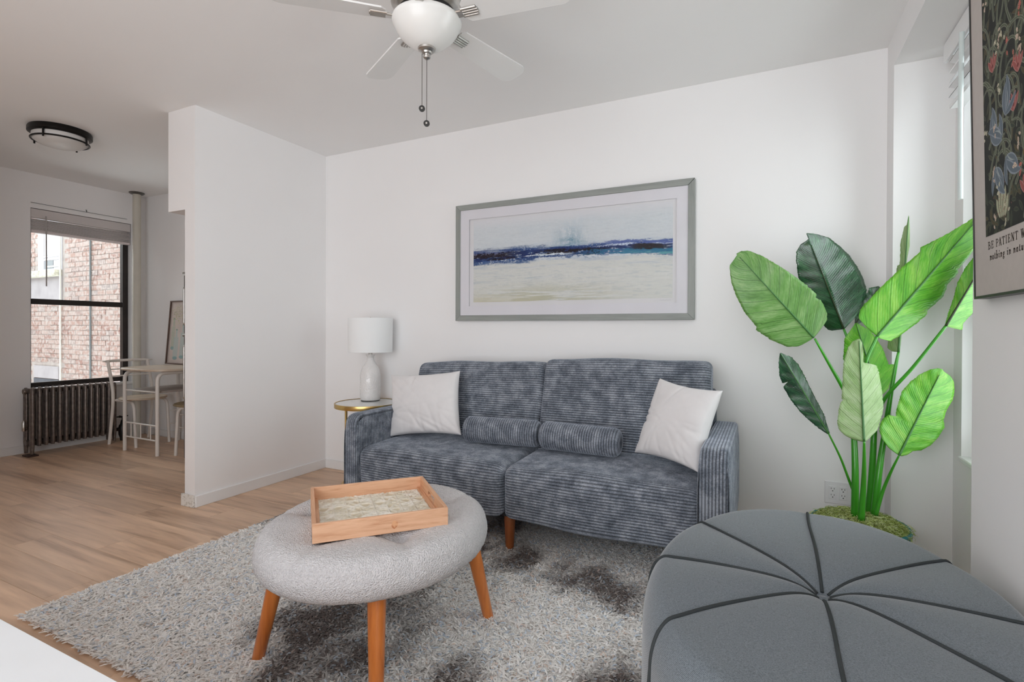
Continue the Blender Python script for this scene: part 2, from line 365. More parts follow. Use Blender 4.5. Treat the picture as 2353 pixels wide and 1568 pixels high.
while z < 3.2:
    x = -12.6-(.106 if k % 2 else 0)
    while x < -7.6:
        x0, x1 = x+jt/2, x+bl_-jt/2
        inwin = (x1 > -10.80 and x0 < -10.03 and z > 1.94)      # the neighbour's window and the render under it
        ren = (x1 > -11.2 and x0 < -10.03 and 1.50 < z <= 1.98)
        low = (x1 > -10.93 and x0 < -10.12 and .12 < z < .50)
        if not (inwin or ren or low):
            g = brickg(x0, x1, z+jt/2, z+ch-jt/2)
            vis = (-10.03 <= x0 < -8.35 and .30 < z < 2.45) or (-11.15 <= x0 < -10.03 and .45 < z < 1.50) or (-11.3 < x0 < -10.8 and 2.0 < z < 2.6)
            if vis and nb < 300: fixn(mesh('brick', g[0], g[1], BRK.m, bw)); nb += 1
            else: stuff.append(g)
        x += bl_
    z += ch; k += 1
V, F = join(stuff); o = fixn(mesh('brickwork', V, F, BRK.m, bw)); o['kind'] = 'stuff'
box('rendered_band', -11.2, -10.03, YBR-.004, YBR+.02, 1.545, 1.95, REND, bw)
box('rendered_patch', -10.93, -10.14, YBR-.008, YBR+.02, .30, .50, REND, bw)
box('basement_opening', -10.93, -10.14, YBR-.010, YBR+.02, .12, .29, plain('shaft_dark', (.10, .11, .13), .7, var=.3, vs=4), bw)
ws = box('window_ledge', -11.2, -10.05, YBR-.10, YBR+.02, 1.945, 2.045, plain('pitted_stone', (.56, .55, .46), .9, var=.35, vs=22, bump=.6), bw, .008)
nw = box('window', -10.60, -10.03, YBR-.002, YBR+.05, 2.045, 3.3, plain('far_window_frame', (.50, .50, .55), .5), bw)
box('reveal', -10.79, -10.59, YBR-.008, YBR+.03, 2.045, 3.3, plain('reveal_grey', (.47, .47, .50), .8), bw)
for z0, z1, mt in ((2.075, 2.205, plain('far_glass_dark', (.05, .06, .07), .1)), (2.30, 3.2, plain('far_glass_pale', (.55, .56, .62), .1))):
    p = box('pane', -10.57, -10.08 if z0 > 2.2 else -10.30, YBR-.006, YBR+.0, z0, z1, mt, nw)
for z0 in (2.05, 2.10, 2.215, 2.265): box('sash_bar', -10.50 if z0 == 2.10 else -10.585, -10.06, YBR-.014, YBR+.004, z0, z0+.02, BL, nw)
tube('corner_reflection', [(-10.02, YBR-.03, -.3), (-10.02, YBR-.03, 1.5), (-10.02, YBR-.03, 3.4)], .013, plain('corner_reflection_pale', (.66, .66, .60), .6), bw, 8)  # pale tube standing in for the bright reflection along the corner
tube('cable', [(-9.165, YBR-.02, -.3), (-9.165, YBR-.02, 1.5), (-9.165, YBR-.02, 3.4)], .012, plain('cable_grey', (.16, .19, .20), .6), bw, 8)
for nm, a in (('shading_wall_near', (-12.8, -6.08, .8, 1.0, -1.5, 2.9)), ('shading_wall_far', (-12.8, -12.6, 1.0, 4.25, -1.5, 1.8)), ('shading_wall_above', (-6.2, -6.08, 1.0, 4.25, 2.62, 6.5)), ('shading_wall_side', (-6.2, -6.08, 3.36, 4.25, -1.5, 2.62)), ('shading_wall_top', (-13.5, -6.08, YBR+.012, YBR+.25, 4.5, 6.5))):
    struct(box(nm, *a, plain('shading_wall_brick', (.34, .25, .21), .9, var=.2, vs=6, bump=.3)))  # unseen walls added to cut the sky light on bricks and kitchen

# ------------------------------------------------------------------ radiator
rd = thing('radiator', (-5.77, 2.55, 0), 'dark cast iron column radiator under the kitchen window', 'radiator')
RAD = plain('radiator_iron', (.17, .140, .125), .36, .6, var=.25, vs=40, bump=.2, bs=120)
ry0, pitch, ns = 2.205, .0485, 14
def secg(y, feet):
    parts = []
    for dx in (-.055, .055):
        X = -5.768+dx
        t = np.arange(14)*2*PI/14; prof = np.stack([np.cos(t)*.027, np.sin(t)*.0165], 1)
        zs = [(.085 if not feet else .02, .7), (.12, 1), (.30, 1), (.545, 1), (.575, .9), (.592, .55)]
        V = np.concatenate([np.column_stack([X+prof[:, 0]*s_, y+prof[:, 1]*s_, np.full(14, zz)]) for zz, s_ in zs]); F = [tuple(f) for f in gridf(len(zs), 14, False, True)]
        F += [tuple(range(14)), tuple(range(14*(len(zs)-1), 14*len(zs)))]; parts.append((V, F))
    parts.append(bxg(-5.823, -5.713, y-.013, y+.013, .545, .588, .008)); parts.append(bxg(-5.823, -5.713, y-.013, y+.013, .085, .13, .008))
    parts.append(tubeg([(-5.768, y-.0235, .565), (-5.768, y+.0235, .565)], .021, 10)); parts.append(tubeg([(-5.768, y-.0235, .115), (-5.768, y+.0235, .115)], .024, 10))
    return join(parts)
for k in range(ns):
    V, F = secg(ry0+pitch*k, k in (0, ns-1)); fixn(mesh('section', V, F, RAD, rd, True, auto=45))
lathe('end_plug', [(0, -.012), (.022, -.012), (.026, 0), (.022, .01)], (0, 0, 0), RAD, None, 12)
o = bpy.data.objects['end_plug']; o.parent = rd; o.location = (0.0, 2.176-2.55, .565); o.rotation_euler = (PI/2, 0, 0); ORG[o] = ORG[rd]
tube('air_vent', [(-5.745, 2.160, .225), (-5.745, 2.160, .235), (-5.745, 2.160, .30), (-5.745, 2.160, .318)], [.011, .014, .014, .004], NICKEL, rd, 12)
tube('vent_nipple', [(-5.745, 2.160, .235), (-5.75, 2.185, .235)], .005, NICKEL, rd, 6)
yv = ry0+pitch*(ns-1)+.10
VALV = plain('valve_iron', (.02, .017, .016), .45, .4, var=.3)
V, F = join([tubeg([(-5.768, yv-.10, .115), (-5.768, yv-.02, .115)], .017, 10), latheg([(.018, .0), (.022, .03), (.032, .06), (.034, .12), (.028, .15), (.018, .165), (.012, .2), (.006, .205), (.006, .225)], (-5.768, yv, 0.0), 12)])
fixn(mesh('valve', V, F, VALV, rd, True, auto=40))
V, F = join([latheg([(.03, .228), (.034, .232), (.03, .238), (.008, .236)], (-5.768, yv, 0), 8)]+[tubeg([(-5.768, yv, .236), (-5.768+.05*math.cos(a), yv+.05*math.sin(a), .238)], .006, 6) for a in (0, PI/2, PI, -PI/2)])
fixn(mesh('valve_handle', V, F, VALV, rd))
box('floor_plate', -5.80, -5.69, 2.17, 2.245, 0, .014, plain('dark_wood_block', (.05, .025, .018), .6), rd, .003)

# ------------------------------------------------------------------ bistro table and its two chairs
BIR = wood('birch_top', (.66, .55, .44), (.56, .44, .33), 1, .7, .35)
bt_ = thing('bistro_table', (-5.02, 2.95, 0), 'small cream metal bistro table with pale wood top in the kitchen', 'table')
X0, X1, Y0, Y1, ZT = -5.275, -4.775, 2.705, 3.185, .745
for X in (X0, X1):
    tube('leg_frame', fillet([(X, Y0, 0.0), (X, Y0, ZT-.022), (X, Y1, ZT-.022), (X, Y1, 0.0)], .075, 8), .0155, CREAMM, bt_, 12)
# tabletop: rounded, bowed outline
def bowed(x0, x1, y0, y1, bow, z0, z1, n=10, k=2.6):
    t = np.linspace(0, 2*PI, 56, endpoint=False); cx, cy = (x0+x1)/2, (y0+y1)/2
    ex = np.sign(np.cos(t))*np.abs(np.cos(t))**(2/k); ey = np.sign(np.sin(t))*np.abs(np.sin(t))**(2/k)
    X = cx+ex*(x1-x0)/2; Y = cy+ey*(y1-y0)/2
    rings = [(0.985, z0), (1, z0+.004), (1, z1-.004), (.99, z1)]
    V = np.concatenate([np.column_stack([cx+(X-cx)*s_, cy+(Y-cy)*s_, np.full(56, z)]) for s_, z in rings])
    F = [tuple(f) for f in gridf(4, 56, False, True)]+[tuple(range(56))[::-1], tuple(range(168, 224))]
    return V, F
V, F = bowed(-5.36, -4.69, 2.64, 3.225, .02, ZT-.006, ZT+.014, k=3.6); fixn(mesh('tabletop', V, F, BIR, bt_, True, auto=30))
V, F = bowed(X0+.016, X1-.016, Y0+.03, Y1-.01, .0, .545, .562, k=8); fixn(mesh('shelf', V, F, wood('shelf_board', (.36, .31, .28), (.29, .24, .21), 1, .7, .5), bt_, True, auto=30))
for Y in (Y0, Y1):
    tube('rail', [(X0, Y, .555), (X1, Y, .555)], .007, CREAMM, bt_, 8)
    tube('rail', [(X0, Y, .26), (X1, Y, .26)], .0075, CREAMM, bt_, 8); tube('rail', [(X0, Y, .13), (X1, Y, .13)], .0075, CREAMM, bt_, 8)
    for f_ in (.2, .5, .8): tube('spindle', [(X0+(X1-X0)*f_, Y, .13), (X0+(X1-X0)*f_, Y, .26)], .005, CREAMM, bt_, 6)
for X in (X0, X1):
    for z in (.26, .13): tube('side_rail', [(X, Y0+.40, z+.05), (X, Y1, z+.05)], .004, CREAMM, bt_, 6)
SEATB = wood('chair_seat_pale', (.62, .50, .38), (.50, .38, .27), 1, .8, .4)
SEATT = wood('chair_seat_tan', (.30, .23, .13), (.22, .16, .09), 1, .8, .5)
def bistro_chair(xb, sgn, y0, y1, label, seatm, dl=.395):
    """xb: x of the back legs, sgn: direction the chair faces"""
    t = thing('bistro_chair', (xb+sgn*.2, (y0+y1)/2, 0), label, 'chair', 'chairs of the kitchen bistro set')
    for Y in (y0, y1):
        inn = .0
        tube('leg', smoothpath([(xb-sgn*.0, Y, 0), (xb+sgn*.035, Y, .2), (xb+sgn*.065, Y, .42), (xb+sgn*.045, Y, .58), (xb-sgn*.025, Y, .795)], 24), .014, CREAMM, t, 10)
    for z in (.655, .72): tube('back_rung', [(xb+sgn*(.045-(z-.58)*.32), y0, z), (xb+sgn*(.045-(z-.58)*.32)-sgn*.012, (y0+y1)/2, z), (xb+sgn*(.045-(z-.58)*.32), y1, z)], .006, CREAMM, t, 8)
    ys = np.linspace(y0-.045, y1+.045, 15); u = np.linspace(-1, 1, 15)
    P = np.stack([xb-sgn*.02-sgn*.035*(1-u**2), ys, .797+.004*(1-u**2)], 1)
    V, F = tubeg(P, .013*np.clip(1.25*(1-np.abs(u)**6), .3, 1), 10); fixn(mesh('back_rail', V, F, CREAMM, t, True))
    yc = (y0+y1)/2; xc = xb+sgn*(.235 if dl > .35 else .19)
    V, F = latheg([(.0, 0), (.188, 0), (.196, .006), (.196, .012), (.188, .019), (.0, .019)], (0, 0, 0), 40); V = np.array(V); V[:, 0] = xc+V[:, 0]*1.0; V[:, 1] = yc+V[:, 1]*1.0; V[:, 2] += .437
    fixn(mesh('seat', V, F, seatm, t, True, auto=35))
    for Y in (yc-.15, yc+.15):
        tube('leg', fillet([(xb+sgn*.07, Y, .425), (xb+sgn*(dl-.035), Y, .425), (xb+sgn*dl, Y, 0)], .08, 8), .0135, CREAMM, t, 10)
    tube('stretcher', [(xb+sgn*.065, y0, .425), (xb+sgn*.065, y1, .425)], .008, CREAMM, t, 8)
    return t
bistro_chair(-5.675, 1, 2.775, 3.13, 'cream metal chair with pale round seat between radiator and bistro table', SEATB)
bistro_chair(-4.375, -1, 2.76, 3.12, 'bistro chair with a tan round seat, half hidden by the partition wall', SEATT, .28)
# framed bottle print leaning on the wall
bl0 = at(382, 838.5, 'z', .762); 
fr = thing('framed_print', (-5.2, 3.14, .76), 'framed print of glass bottles and flowers leaning on the bistro table', 'picture')
PB, PT = np.array([-5.428, 3.165, .760]), np.array([-5.428, 3.218, 1.395])
wv = np.array([.52, 0, 0]); up = (PT-PB)
nrm = np.array([0, -up[2], up[1]]); nrm /= np.linalg.norm(nrm)
def slab(P, a, b, th, m, name, par):
    V = np.array([P, P+a, P+a+b, P+b, P+nrm*th, P+a+nrm*th, P+a+b+nrm*th, P+b+nrm*th]); F = [(0, 3, 2, 1), (4, 5, 6, 7), (0, 1, 5, 4), (1, 2, 6, 5), (2, 3, 7, 6), (3, 0, 4, 7)]
    return fixn(mesh(name, V, F, m, par))
uu = up/np.linalg.norm(up); L = np.linalg.norm(up)
FBR = plain('brown_frame', (.10, .06, .045), .4)
slab(PB, np.array([.012, 0, 0]), up, .02, FBR, 'frame_side', fr); slab(PB+wv-np.array([.012, 0, 0]), np.array([.012, 0, 0]), up, .02, FBR, 'frame_side', fr)
slab(PB, wv, uu*.012, .02, FBR, 'frame_rail', fr); slab(PB+uu*(L-.012), wv, uu*.012, .02, FBR, 'frame_rail', fr)
h_, w_ = 130, 100; img = np.zeros((h_, w_, 3)); img[:] = (.50, .44, .41); yy, xx = np.mgrid[0:h_, 0:w_]; yy = yy/h_; xx = xx/w_
img *= (.9+.25*fbm(h_, w_, 4, 4, 4, 3))[..., None]
def ell(cx, cy, rx, ry, c, a=.8, soft=.15, im=None):
    im = img if im is None else im; d = np.sqrt(((xx-cx)/rx)**2+((yy-cy)/ry)**2); mk = np.clip((1-d)/soft, 0, 1)*a; im[:] = im*(1-mk[..., None])+np.array(c)*mk[..., None]
def rec(x0, x1, y0, y1, c, a=.7, im=None):
    im = img if im is None else im; mk = ((xx > x0) & (xx < x1) & (yy > y0) & (yy < y1))*a; im[:] = im*(1-mk[..., None])+np.array(c)*mk[..., None]
for cx, y0, y1, r_, c in ((.13, .24, .60, .055, (.30, .40, .30)), (.24, .08, .42, .075, (.28, .44, .44)), (.45, .1, .5, .08, (.3, .45, .45)), (.62, .12, .6, .06, (.35, .45, .35))):
    rec(cx-r_, cx+r_, y0, y1, c, .55); rec(cx-r_*.4, cx+r_*.4, y1, y1+.12, c, .7); ell(cx, y0, r_*1.05, .03, (.10, .28, .30), .8); ell(cx, y1+.12, r_*.5, .012, (.12, .22, .18), .8)
for k in range(170): ell(rng.normal(.26, .12), rng.normal(.80, .075), rng.uniform(.006, .018), rng.uniform(.004, .01), [(.36, .38, .14), (.55, .55, .28), (.24, .26, .12)][k % 3], .8, .5)
P0 = PB+nrm*.008+np.array([.012, 0, 0])+uu*.012
paint(P0, P0+wv-np.array([.024, 0, 0]), P0+uu*(L-.024), img, vcol('bottle_print', .35, coat=.3), 'print', fr)
# refrigerator behind the partition
fg = thing('refrigerator', (-3.97, 2.9, 0), 'tall steel refrigerator edge showing past the partition wall', 'refrigerator')
STL = plain('fridge_steel', (.30, .28, .28), .3, .8, var=.05)
box('body', -4.27, -3.62, 2.66, 3.22, .02, 1.565, plain('fridge_side', (.62, .60, .60), .4), fg, .006)
box('door', -4.288, -3.60, 2.632, 2.662, .05, 1.06, STL, fg, .006); box('door', -4.288, -3.60, 2.632, 2.662, 1.075, 1.555, STL, fg, .006)
for z in (1.055, 1.565): box('hinge', -4.296, -4.24, 2.626, 2.675, z-.004, z+.014, NICKEL, fg, .003)
tube('handle', fillet([(-4.22, 2.632, .55), (-4.22, 2.595, .55), (-4.22, 2.595, .98), (-4.22, 2.632, .98)], .02), .009, NICKEL, fg); tube('handle', fillet([(-4.22, 2.632, 1.15), (-4.22, 2.595, 1.15), (-4.22, 2.595, 1.45), (-4.22, 2.632, 1.45)], .02), .009, NICKEL, fg)
for x in (-4.24, -3.66): tube('foot', [(x, 2.70, 0), (x, 2.70, .025)], .018, BLACKM, fg, 10)

# flush ceiling light
cl = thing('ceiling_light', (-4.47, 1.885, ZC), 'round dark bronze flush ceiling light with frosted bowl in the kitchen', 'light')
BRZ = plain('dark_bronze', (.010, .008, .007), .35, .5); c0 = (-4.47, 1.885, 0)
lathe('canopy', [(0, ZC), (.172, ZC), (.178, ZC-.012), (.178, ZC-.036), (.165, ZC-.045), (.150, ZC-.045), (0, ZC-.04)], c0, BRZ, cl, 48)
lathe('shade', [(.155, ZC-.045), (.157, ZC-.062), (.152, ZC-.082), (.125, ZC-.102), (.08, ZC-.116), (.03, ZC-.122), (0, ZC-.123)], c0, plain('frosted_glass', (.62, .60, .58), .5), cl, 48)
tr_ = [(.159+.006*math.cos(a), ZC-.080+.006*math.sin(a)) for a in np.linspace(0, 2*PI, 9)[:-1]]
V, F = latheg(tr_+[tr_[0]], c0, 48, False); fixn(mesh('ring', V, F, BRZ, cl, True))
for a in (.6, .6+PI/2, .6+PI, .6+1.5*PI):
    x, y = c0[0]+.165*math.cos(a), c0[1]+.165*math.sin(a); tube('strut', [(x, y, ZC-.03), (x, y, ZC-.098)], .006, BRZ, cl, 8)

# ================================================================== ceiling fan
zb = 2.30; hub = at(981, 45, 'z', zb); hx, hy = hub[0], hub[1]
fan = thing('ceiling_fan', (hx, hy, ZC), 'white five-blade ceiling fan with brushed nickel body and frosted bowl light', 'fan')
lathe('motor_housing', [(0, ZC), (.075, ZC), (.082, ZC-.02), (.082, ZC-.06), (.125, ZC-.08), (.135, ZC-.11), (.135, ZC-.155), (.118, ZC-.18), (.09, ZC-.19), (.085, ZC-.215), (0, ZC-.215)], (hx, hy, 0), NICKEL, fan, 48)
lathe('vent_band', [(.1, ZC-.182), (.108, ZC-.186), (.100, ZC-.205), (.06, ZC-.207)], (hx, hy, 0), BLACKM, fan, 48)
MILK = NT('milk_glass'); MILK.b.inputs['Base Color'].default_value = (.80, .80, .78, 1); MILK.b.inputs['Roughness'].default_value = .25; MILK.b.inputs['Subsurface Weight'].default_value = .3; MILK.b.inputs['Subsurface Radius'].default_value = (.02, .02, .02); MILK.b.inputs['Subsurface Scale'].default_value = 1
nzz = MILK.noise(MILK.coord(), 6); MILK.bump(nzz, .02, .001)
zr = 2.285
lathe('light_bowl', [(.118, zr+.014), (.129, zr+.011), (.132, zr+.003), (.130, zr-.006), (.124, zr-.014), (.121, zr-.022), (.113, zr-.036), (.099, zr-.054), (.080, zr-.071), (.058, zr-.086), (.036, zr-.095), (0, zr-.099)], (hx, hy, 0), MILK.m, fan, 56)
lathe('finial', [(.030, zr-.090), (.034, zr-.096), (.033, zr-.103), (.027, zr-.108), (.020, zr-.110), (.018, zr-.116), (.011, zr-.119), (.010, zr-.123), (.014, zr-.127), (.013, zr-.133), (.006, zr-.138), (0, zr-.139)], (hx, hy, 0), NICKEL, fan, 32)
for k in range(5):
    a = math.radians(77.9-72*k)
    def T(V):
        V = np.array(V, float); tw = math.radians(-11); y, z = V[:, 1].copy(), V[:, 2].copy(); V[:, 1] = y*math.cos(tw)-z*math.sin(tw); V[:, 2] = y*math.sin(tw)+z*math.cos(tw)
        V = rot2(V, (0, 0), a); V[:, 0] += hx; V[:, 1] += hy; V[:, 2] += zb; return V
    # blade outline
    n = 16; xs = []; R0, R1, w0, w1, rr = .155, .562, .050, .064, .045
    out = [(R0, -w0+.015), (R0+.015, -w0)]
    out += [(R1-rr+rr*math.sin(t), -w1+rr-rr*math.cos(t)) for t in np.linspace(0, PI/2, 7)]
    out += [(R1-rr+rr*math.cos(t), w1-rr+rr*math.sin(t)) for t in np.linspace(0, PI/2, 7)]
    out += [(R0+.015, w0), (R0, w0-.015)]; m_ = len(out)
    V = [(x, y, -.003) for x, y in out]+[(x, y, .003) for x, y in out]
    F = [tuple(range(m_))[::-1], tuple(range(m_, 2*m_))]+[(i, (i+1) % m_, (i+1) % m_+m_, i+m_) for i in range(m_)]
    bo = fixn(mesh('blade', T(V), F, WHITEP, fan))
    parts = []
    for dy in (-.0165, -.0055, .0055, .0165):
        th = np.linspace(0, PI, 7); pr = [(dy+.0062*math.cos(t), -.004-.008*math.sin(t)) for t in th]
        V = np.array([(x, p[0], p[1]) for x in (.150, .215-abs(dy)*.35) for p in pr]); Fq = [tuple(f) for f in gridf(2, 7)]+[tuple(range(7)), tuple(range(7, 14))]; parts.append((T(V), Fq))
    V, F1 = bxg(.085, .155, -.016, .016, -.012, -.003, .002); parts.append((T(V), F1))
    V, F = join(parts); fixn(mesh('blade_iron', V, F, NICKEL, fan, True, auto=40))
for (px, y1, dy) in ((969, 254, 0), (979.5, 288, 0)):
    dd = -.018 if px < 975 else .0
    X, Y = hx+dd*math.cos(YAW)*1.0, hy+dd*math.sin(YAW)
    dep = (np.array([X, Y, 0])-CAM*np.array([1, 1, 0]))@np.array([Fv[0], Fv[1], 0])
    ze = H+(784+SH-y1)/FPX*dep; zs = zr-.115
    V, F = tubeg([(X, Y, zs), (X, Y, ze)], .0011, 6); parts = [(V, F)]
    nbd = int((zs-ze)/.0048)
    for j in range(nbd):
        zz = zs-(j+.5)*(zs-ze)/nbd; r_ = .0019; V = np.array([(X+r_, Y, zz), (X, Y+r_, zz), (X-r_, Y, zz), (X, Y-r_, zz), (X, Y, zz+r_), (X, Y, zz-r_)]); parts.append((V, [(0, 1, 4), (1, 2, 4), (2, 3, 4), (3, 0, 4), (1, 0, 5), (2, 1, 5), (3, 2, 5), (0, 3, 5)]))
    V, F = join(parts); ch_ = mesh('pull_chain', V, F, plain('chain_metal', (.12, .11, .10), .4, .7), fan)
    V, F = tubeg([(X-Fv[0]*.004, Y-Fv[1]*.004, ze-.006), (X+Fv[0]*.004, Y+Fv[1]*.004, ze-.006)], .0115, 20); fixn(mesh('pull_disc', V, F, BLACKM, ch_, True, auto=40))
    V, F = tubeg([(X-Fv[0]*.0055, Y-Fv[1]*.0055, ze-.006), (X+Fv[0]*.0055, Y+Fv[1]*.0055, ze-.006)], .0035, 12); fixn(mesh('pull_button', V, F, NICKEL, ch_, True, auto=40))

# ================================================================== rug
RX0, RX1, RY0, RY1 = -2.57, -.12, .95, 2.80
rug = box('rug', RX0+.01, RX1-.01, RY0+.01, RY1-.01, .0005, .013, plain('rug_backing', (.80, .77, .74), .9)); setp(rug, 'shaggy cream and grey area rug under the round stool and sofa', 'rug')
N = 122000
px_ = rng.uniform(RX0, RX1, N); py_ = rng.uniform(RY0, RY1, N)
px_ += np.where((px_-RX0 < .05), rng.normal(0, .006, N), 0); 
gh, gw = 300, 500
n1 = fbm(gh, gw, 3, 9, 4, 11); n2 = fbm(gh, gw, 9, 26, 3, 5); n3 = fbm(gh, gw, 60, 100, 2, 9)
ix = np.clip(((px_-RX0)/(RX1-RX0)*gw).astype(int), 0, gw-1); iy = np.clip(((py_-RY0)/(RY1-RY0)*gh).astype(int), 0, gh-1)
dk = n1[iy, ix]*.62+n2[iy, ix]*.26+n3[iy, ix]*.12
for qx, qy, rx_, ry_, am in ((-1.32, 1.36, .26, .30, .17), (-.62, 2.14, .50, .17, .24), (-.95, 2.32, .35, .14, .14), (-.42, 1.52, .12, .30, .20), (-2.02, 1.15, .16, .09, .12), (-1.75, 1.75, .08, .35, .06), (-.85, 1.25, .10, .20, .10), (-2.4, 1.4, .25, .5, -.07), (-.85, 1.75, .25, .18, -.08), (-1.25, 2.0, .3, .2, -.04)):
    dk = dk+1.45*am*np.exp(-((px_-qx)/rx_)**2-((py_-qy)/ry_)**2)
q = np.clip((dk-.545)/.20, 0, 1)+rng.normal(0, .13, N); q = np.clip(q, 0, 1)[:, None]
cr_ = np.array([.97, .95, .92]); dg = np.array([.15, .12, .11]); cc = cr_*(1-q)+dg*q
tint = rng.random(N); bl1 = (tint < .09)[:, None]; cc = np.where(bl1, np.array([.66, .74, .84])*(1-.5*q), cc); pk = ((tint > .085) & (tint < .13))[:, None]; cc = np.where(pk, np.array([.82, .68, .60])*(1-.5*q), cc)
cc = np.clip(cc*rng.uniform(.86, 1.08, N)[:, None], 0, .98)
ang = rng.uniform(0, 2*PI, N); lean = rng.uniform(.45, 1.15, N); hgt = rng.uniform(.002, .011, N); zo = rng.uniform(.008, .018, N)
edge = np.minimum.reduce([px_-RX0, RX1-px_, py_-RY0, RY1-py_]); hgt *= np.clip(.55+edge/.03, .55, 1); zo *= np.clip(.45+edge/.03, .45, 1)
lx = np.cos(ang)*lean*.024; ly = np.sin(ang)*lean*.024; wd_ = rng.uniform(.0022, .0040, N)
V = np.zeros((N, 3, 3, 3))                                             # each tuft: a bent strand, arched across
for r_i, (fz, fl, fw) in enumerate(((0, 0, .8), (.75, .5, 1.15), (.9, 1, .55))):
    for k in range(3):
        o_ = (k-1)*wd_*fw
        V[:, r_i, k, 0] = px_+lx*fl-np.sin(ang)*o_; V[:, r_i, k, 1] = py_+ly*fl+np.cos(ang)*o_; V[:, r_i, k, 2] = zo+hgt*fz+(wd_*fw*.75 if k == 1 else 0)
base = (np.arange(N)*9)[:, None, None]
q4 = np.array([[r*3+k, (r+1)*3+k, (r+1)*3+k+1, r*3+k+1] for r in (0, 1) for k in range(2)])
Fq = (base+q4[None]).reshape(-1, 4)
# tuft tops closed with a fourth point
ys_ = NT('rug_yarn'); yarn = ys_.m; ya = ys_.n('ShaderNodeAttribute', attribute_name='Col'); ys_.l(ya.outputs['Color'], ys_.b.inputs['Base Color']); ys_.b.inputs['Roughness'].default_value = .85; ys_.b.inputs['Specular IOR Level'].default_value = .1; ys_.b.inputs['Sheen Weight'].default_value = .3
yt = ys_.n('ShaderNodeBsdfTranslucent'); ys_.l(ya.outputs['Color'], yt.inputs[0]); ym_ = ys_.n('ShaderNodeMixShader'); ym_.inputs[0].default_value = .25; ys_.l(ys_.b.outputs[0], ym_.inputs[1]); ys_.l(yt.outputs[0], ym_.inputs[2]); ys_.l(ym_.outputs[0], ys_.out.inputs[0])
pile = mesh('pile', V.reshape(-1, 3), Fq, yarn, rug, True, colors=np.repeat(cc, 9, axis=0)); pile['kind'] = 'stuff'

# ================================================================== sofa
COR = NT('slate_corduroy'); v = COR.coord(); na = COR.noise(v, 16, 4, .65); nb_ = COR.noise(v, 160, 3)
ad = COR.n('ShaderNodeMath', operation='MULTIPLY_ADD'); ad.inputs[1].default_value = .45; COR.l(nb_, ad.inputs[0]); COR.l(na, ad.inputs[2])
cra = COR.ramp(ad.outputs[0], [(.50, (.090, .103, .128)), (.70, (.175, .196, .232)), (.90, (.32, .345, .39))])
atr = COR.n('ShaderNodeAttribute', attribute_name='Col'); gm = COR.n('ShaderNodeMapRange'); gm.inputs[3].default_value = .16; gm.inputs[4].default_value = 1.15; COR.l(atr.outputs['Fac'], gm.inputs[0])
gx = COR.n('ShaderNodeMixRGB', blend_type='MULTIPLY'); gx.inputs[0].default_value = 1; COR.l(cra, gx.inputs[1]); COR.l(gm.outputs[0], gx.inputs[2]); COR.l(gx.outputs[0], COR.b.inputs['Base Color'])  # rib grooves coloured darker: bare ground fabric, with groove shade painted in
COR.b.inputs['Roughness'].default_value = .85; COR.b.inputs['Sheen Weight'].default_value = .8; COR.b.inputs['Sheen Roughness'].default_value = .35; COR.b.inputs['Sheen Tint'].default_value = (.75, .82, .95, 1); COR.b.inputs['Specular IOR Level'].default_value = .15
COR.bump(nb_, .35, .002)
sofa = thing('sofa', (-1.14, 2.63, 0), 'slate blue corduroy two-seat sofa with wooden legs against the wall', 'sofa')
RP = .0132
def ribh(s, amp=.0046): return amp*(np.abs(np.sin(PI*s/RP))**.6)-amp*.6
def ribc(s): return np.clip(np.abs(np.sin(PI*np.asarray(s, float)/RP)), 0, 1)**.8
def resample(P, step):
    P = np.vstack([P, P[:1]]); d = np.r_[0, np.cumsum(np.linalg.norm(np.diff(P, axis=0), axis=1))]; n = int(round(d[-1]/step)); s = np.arange(n)*d[-1]/n
    return np.stack([np.interp(s, d, P[:, i]) for i in range(P.shape[1])], 1), s*(1.0)
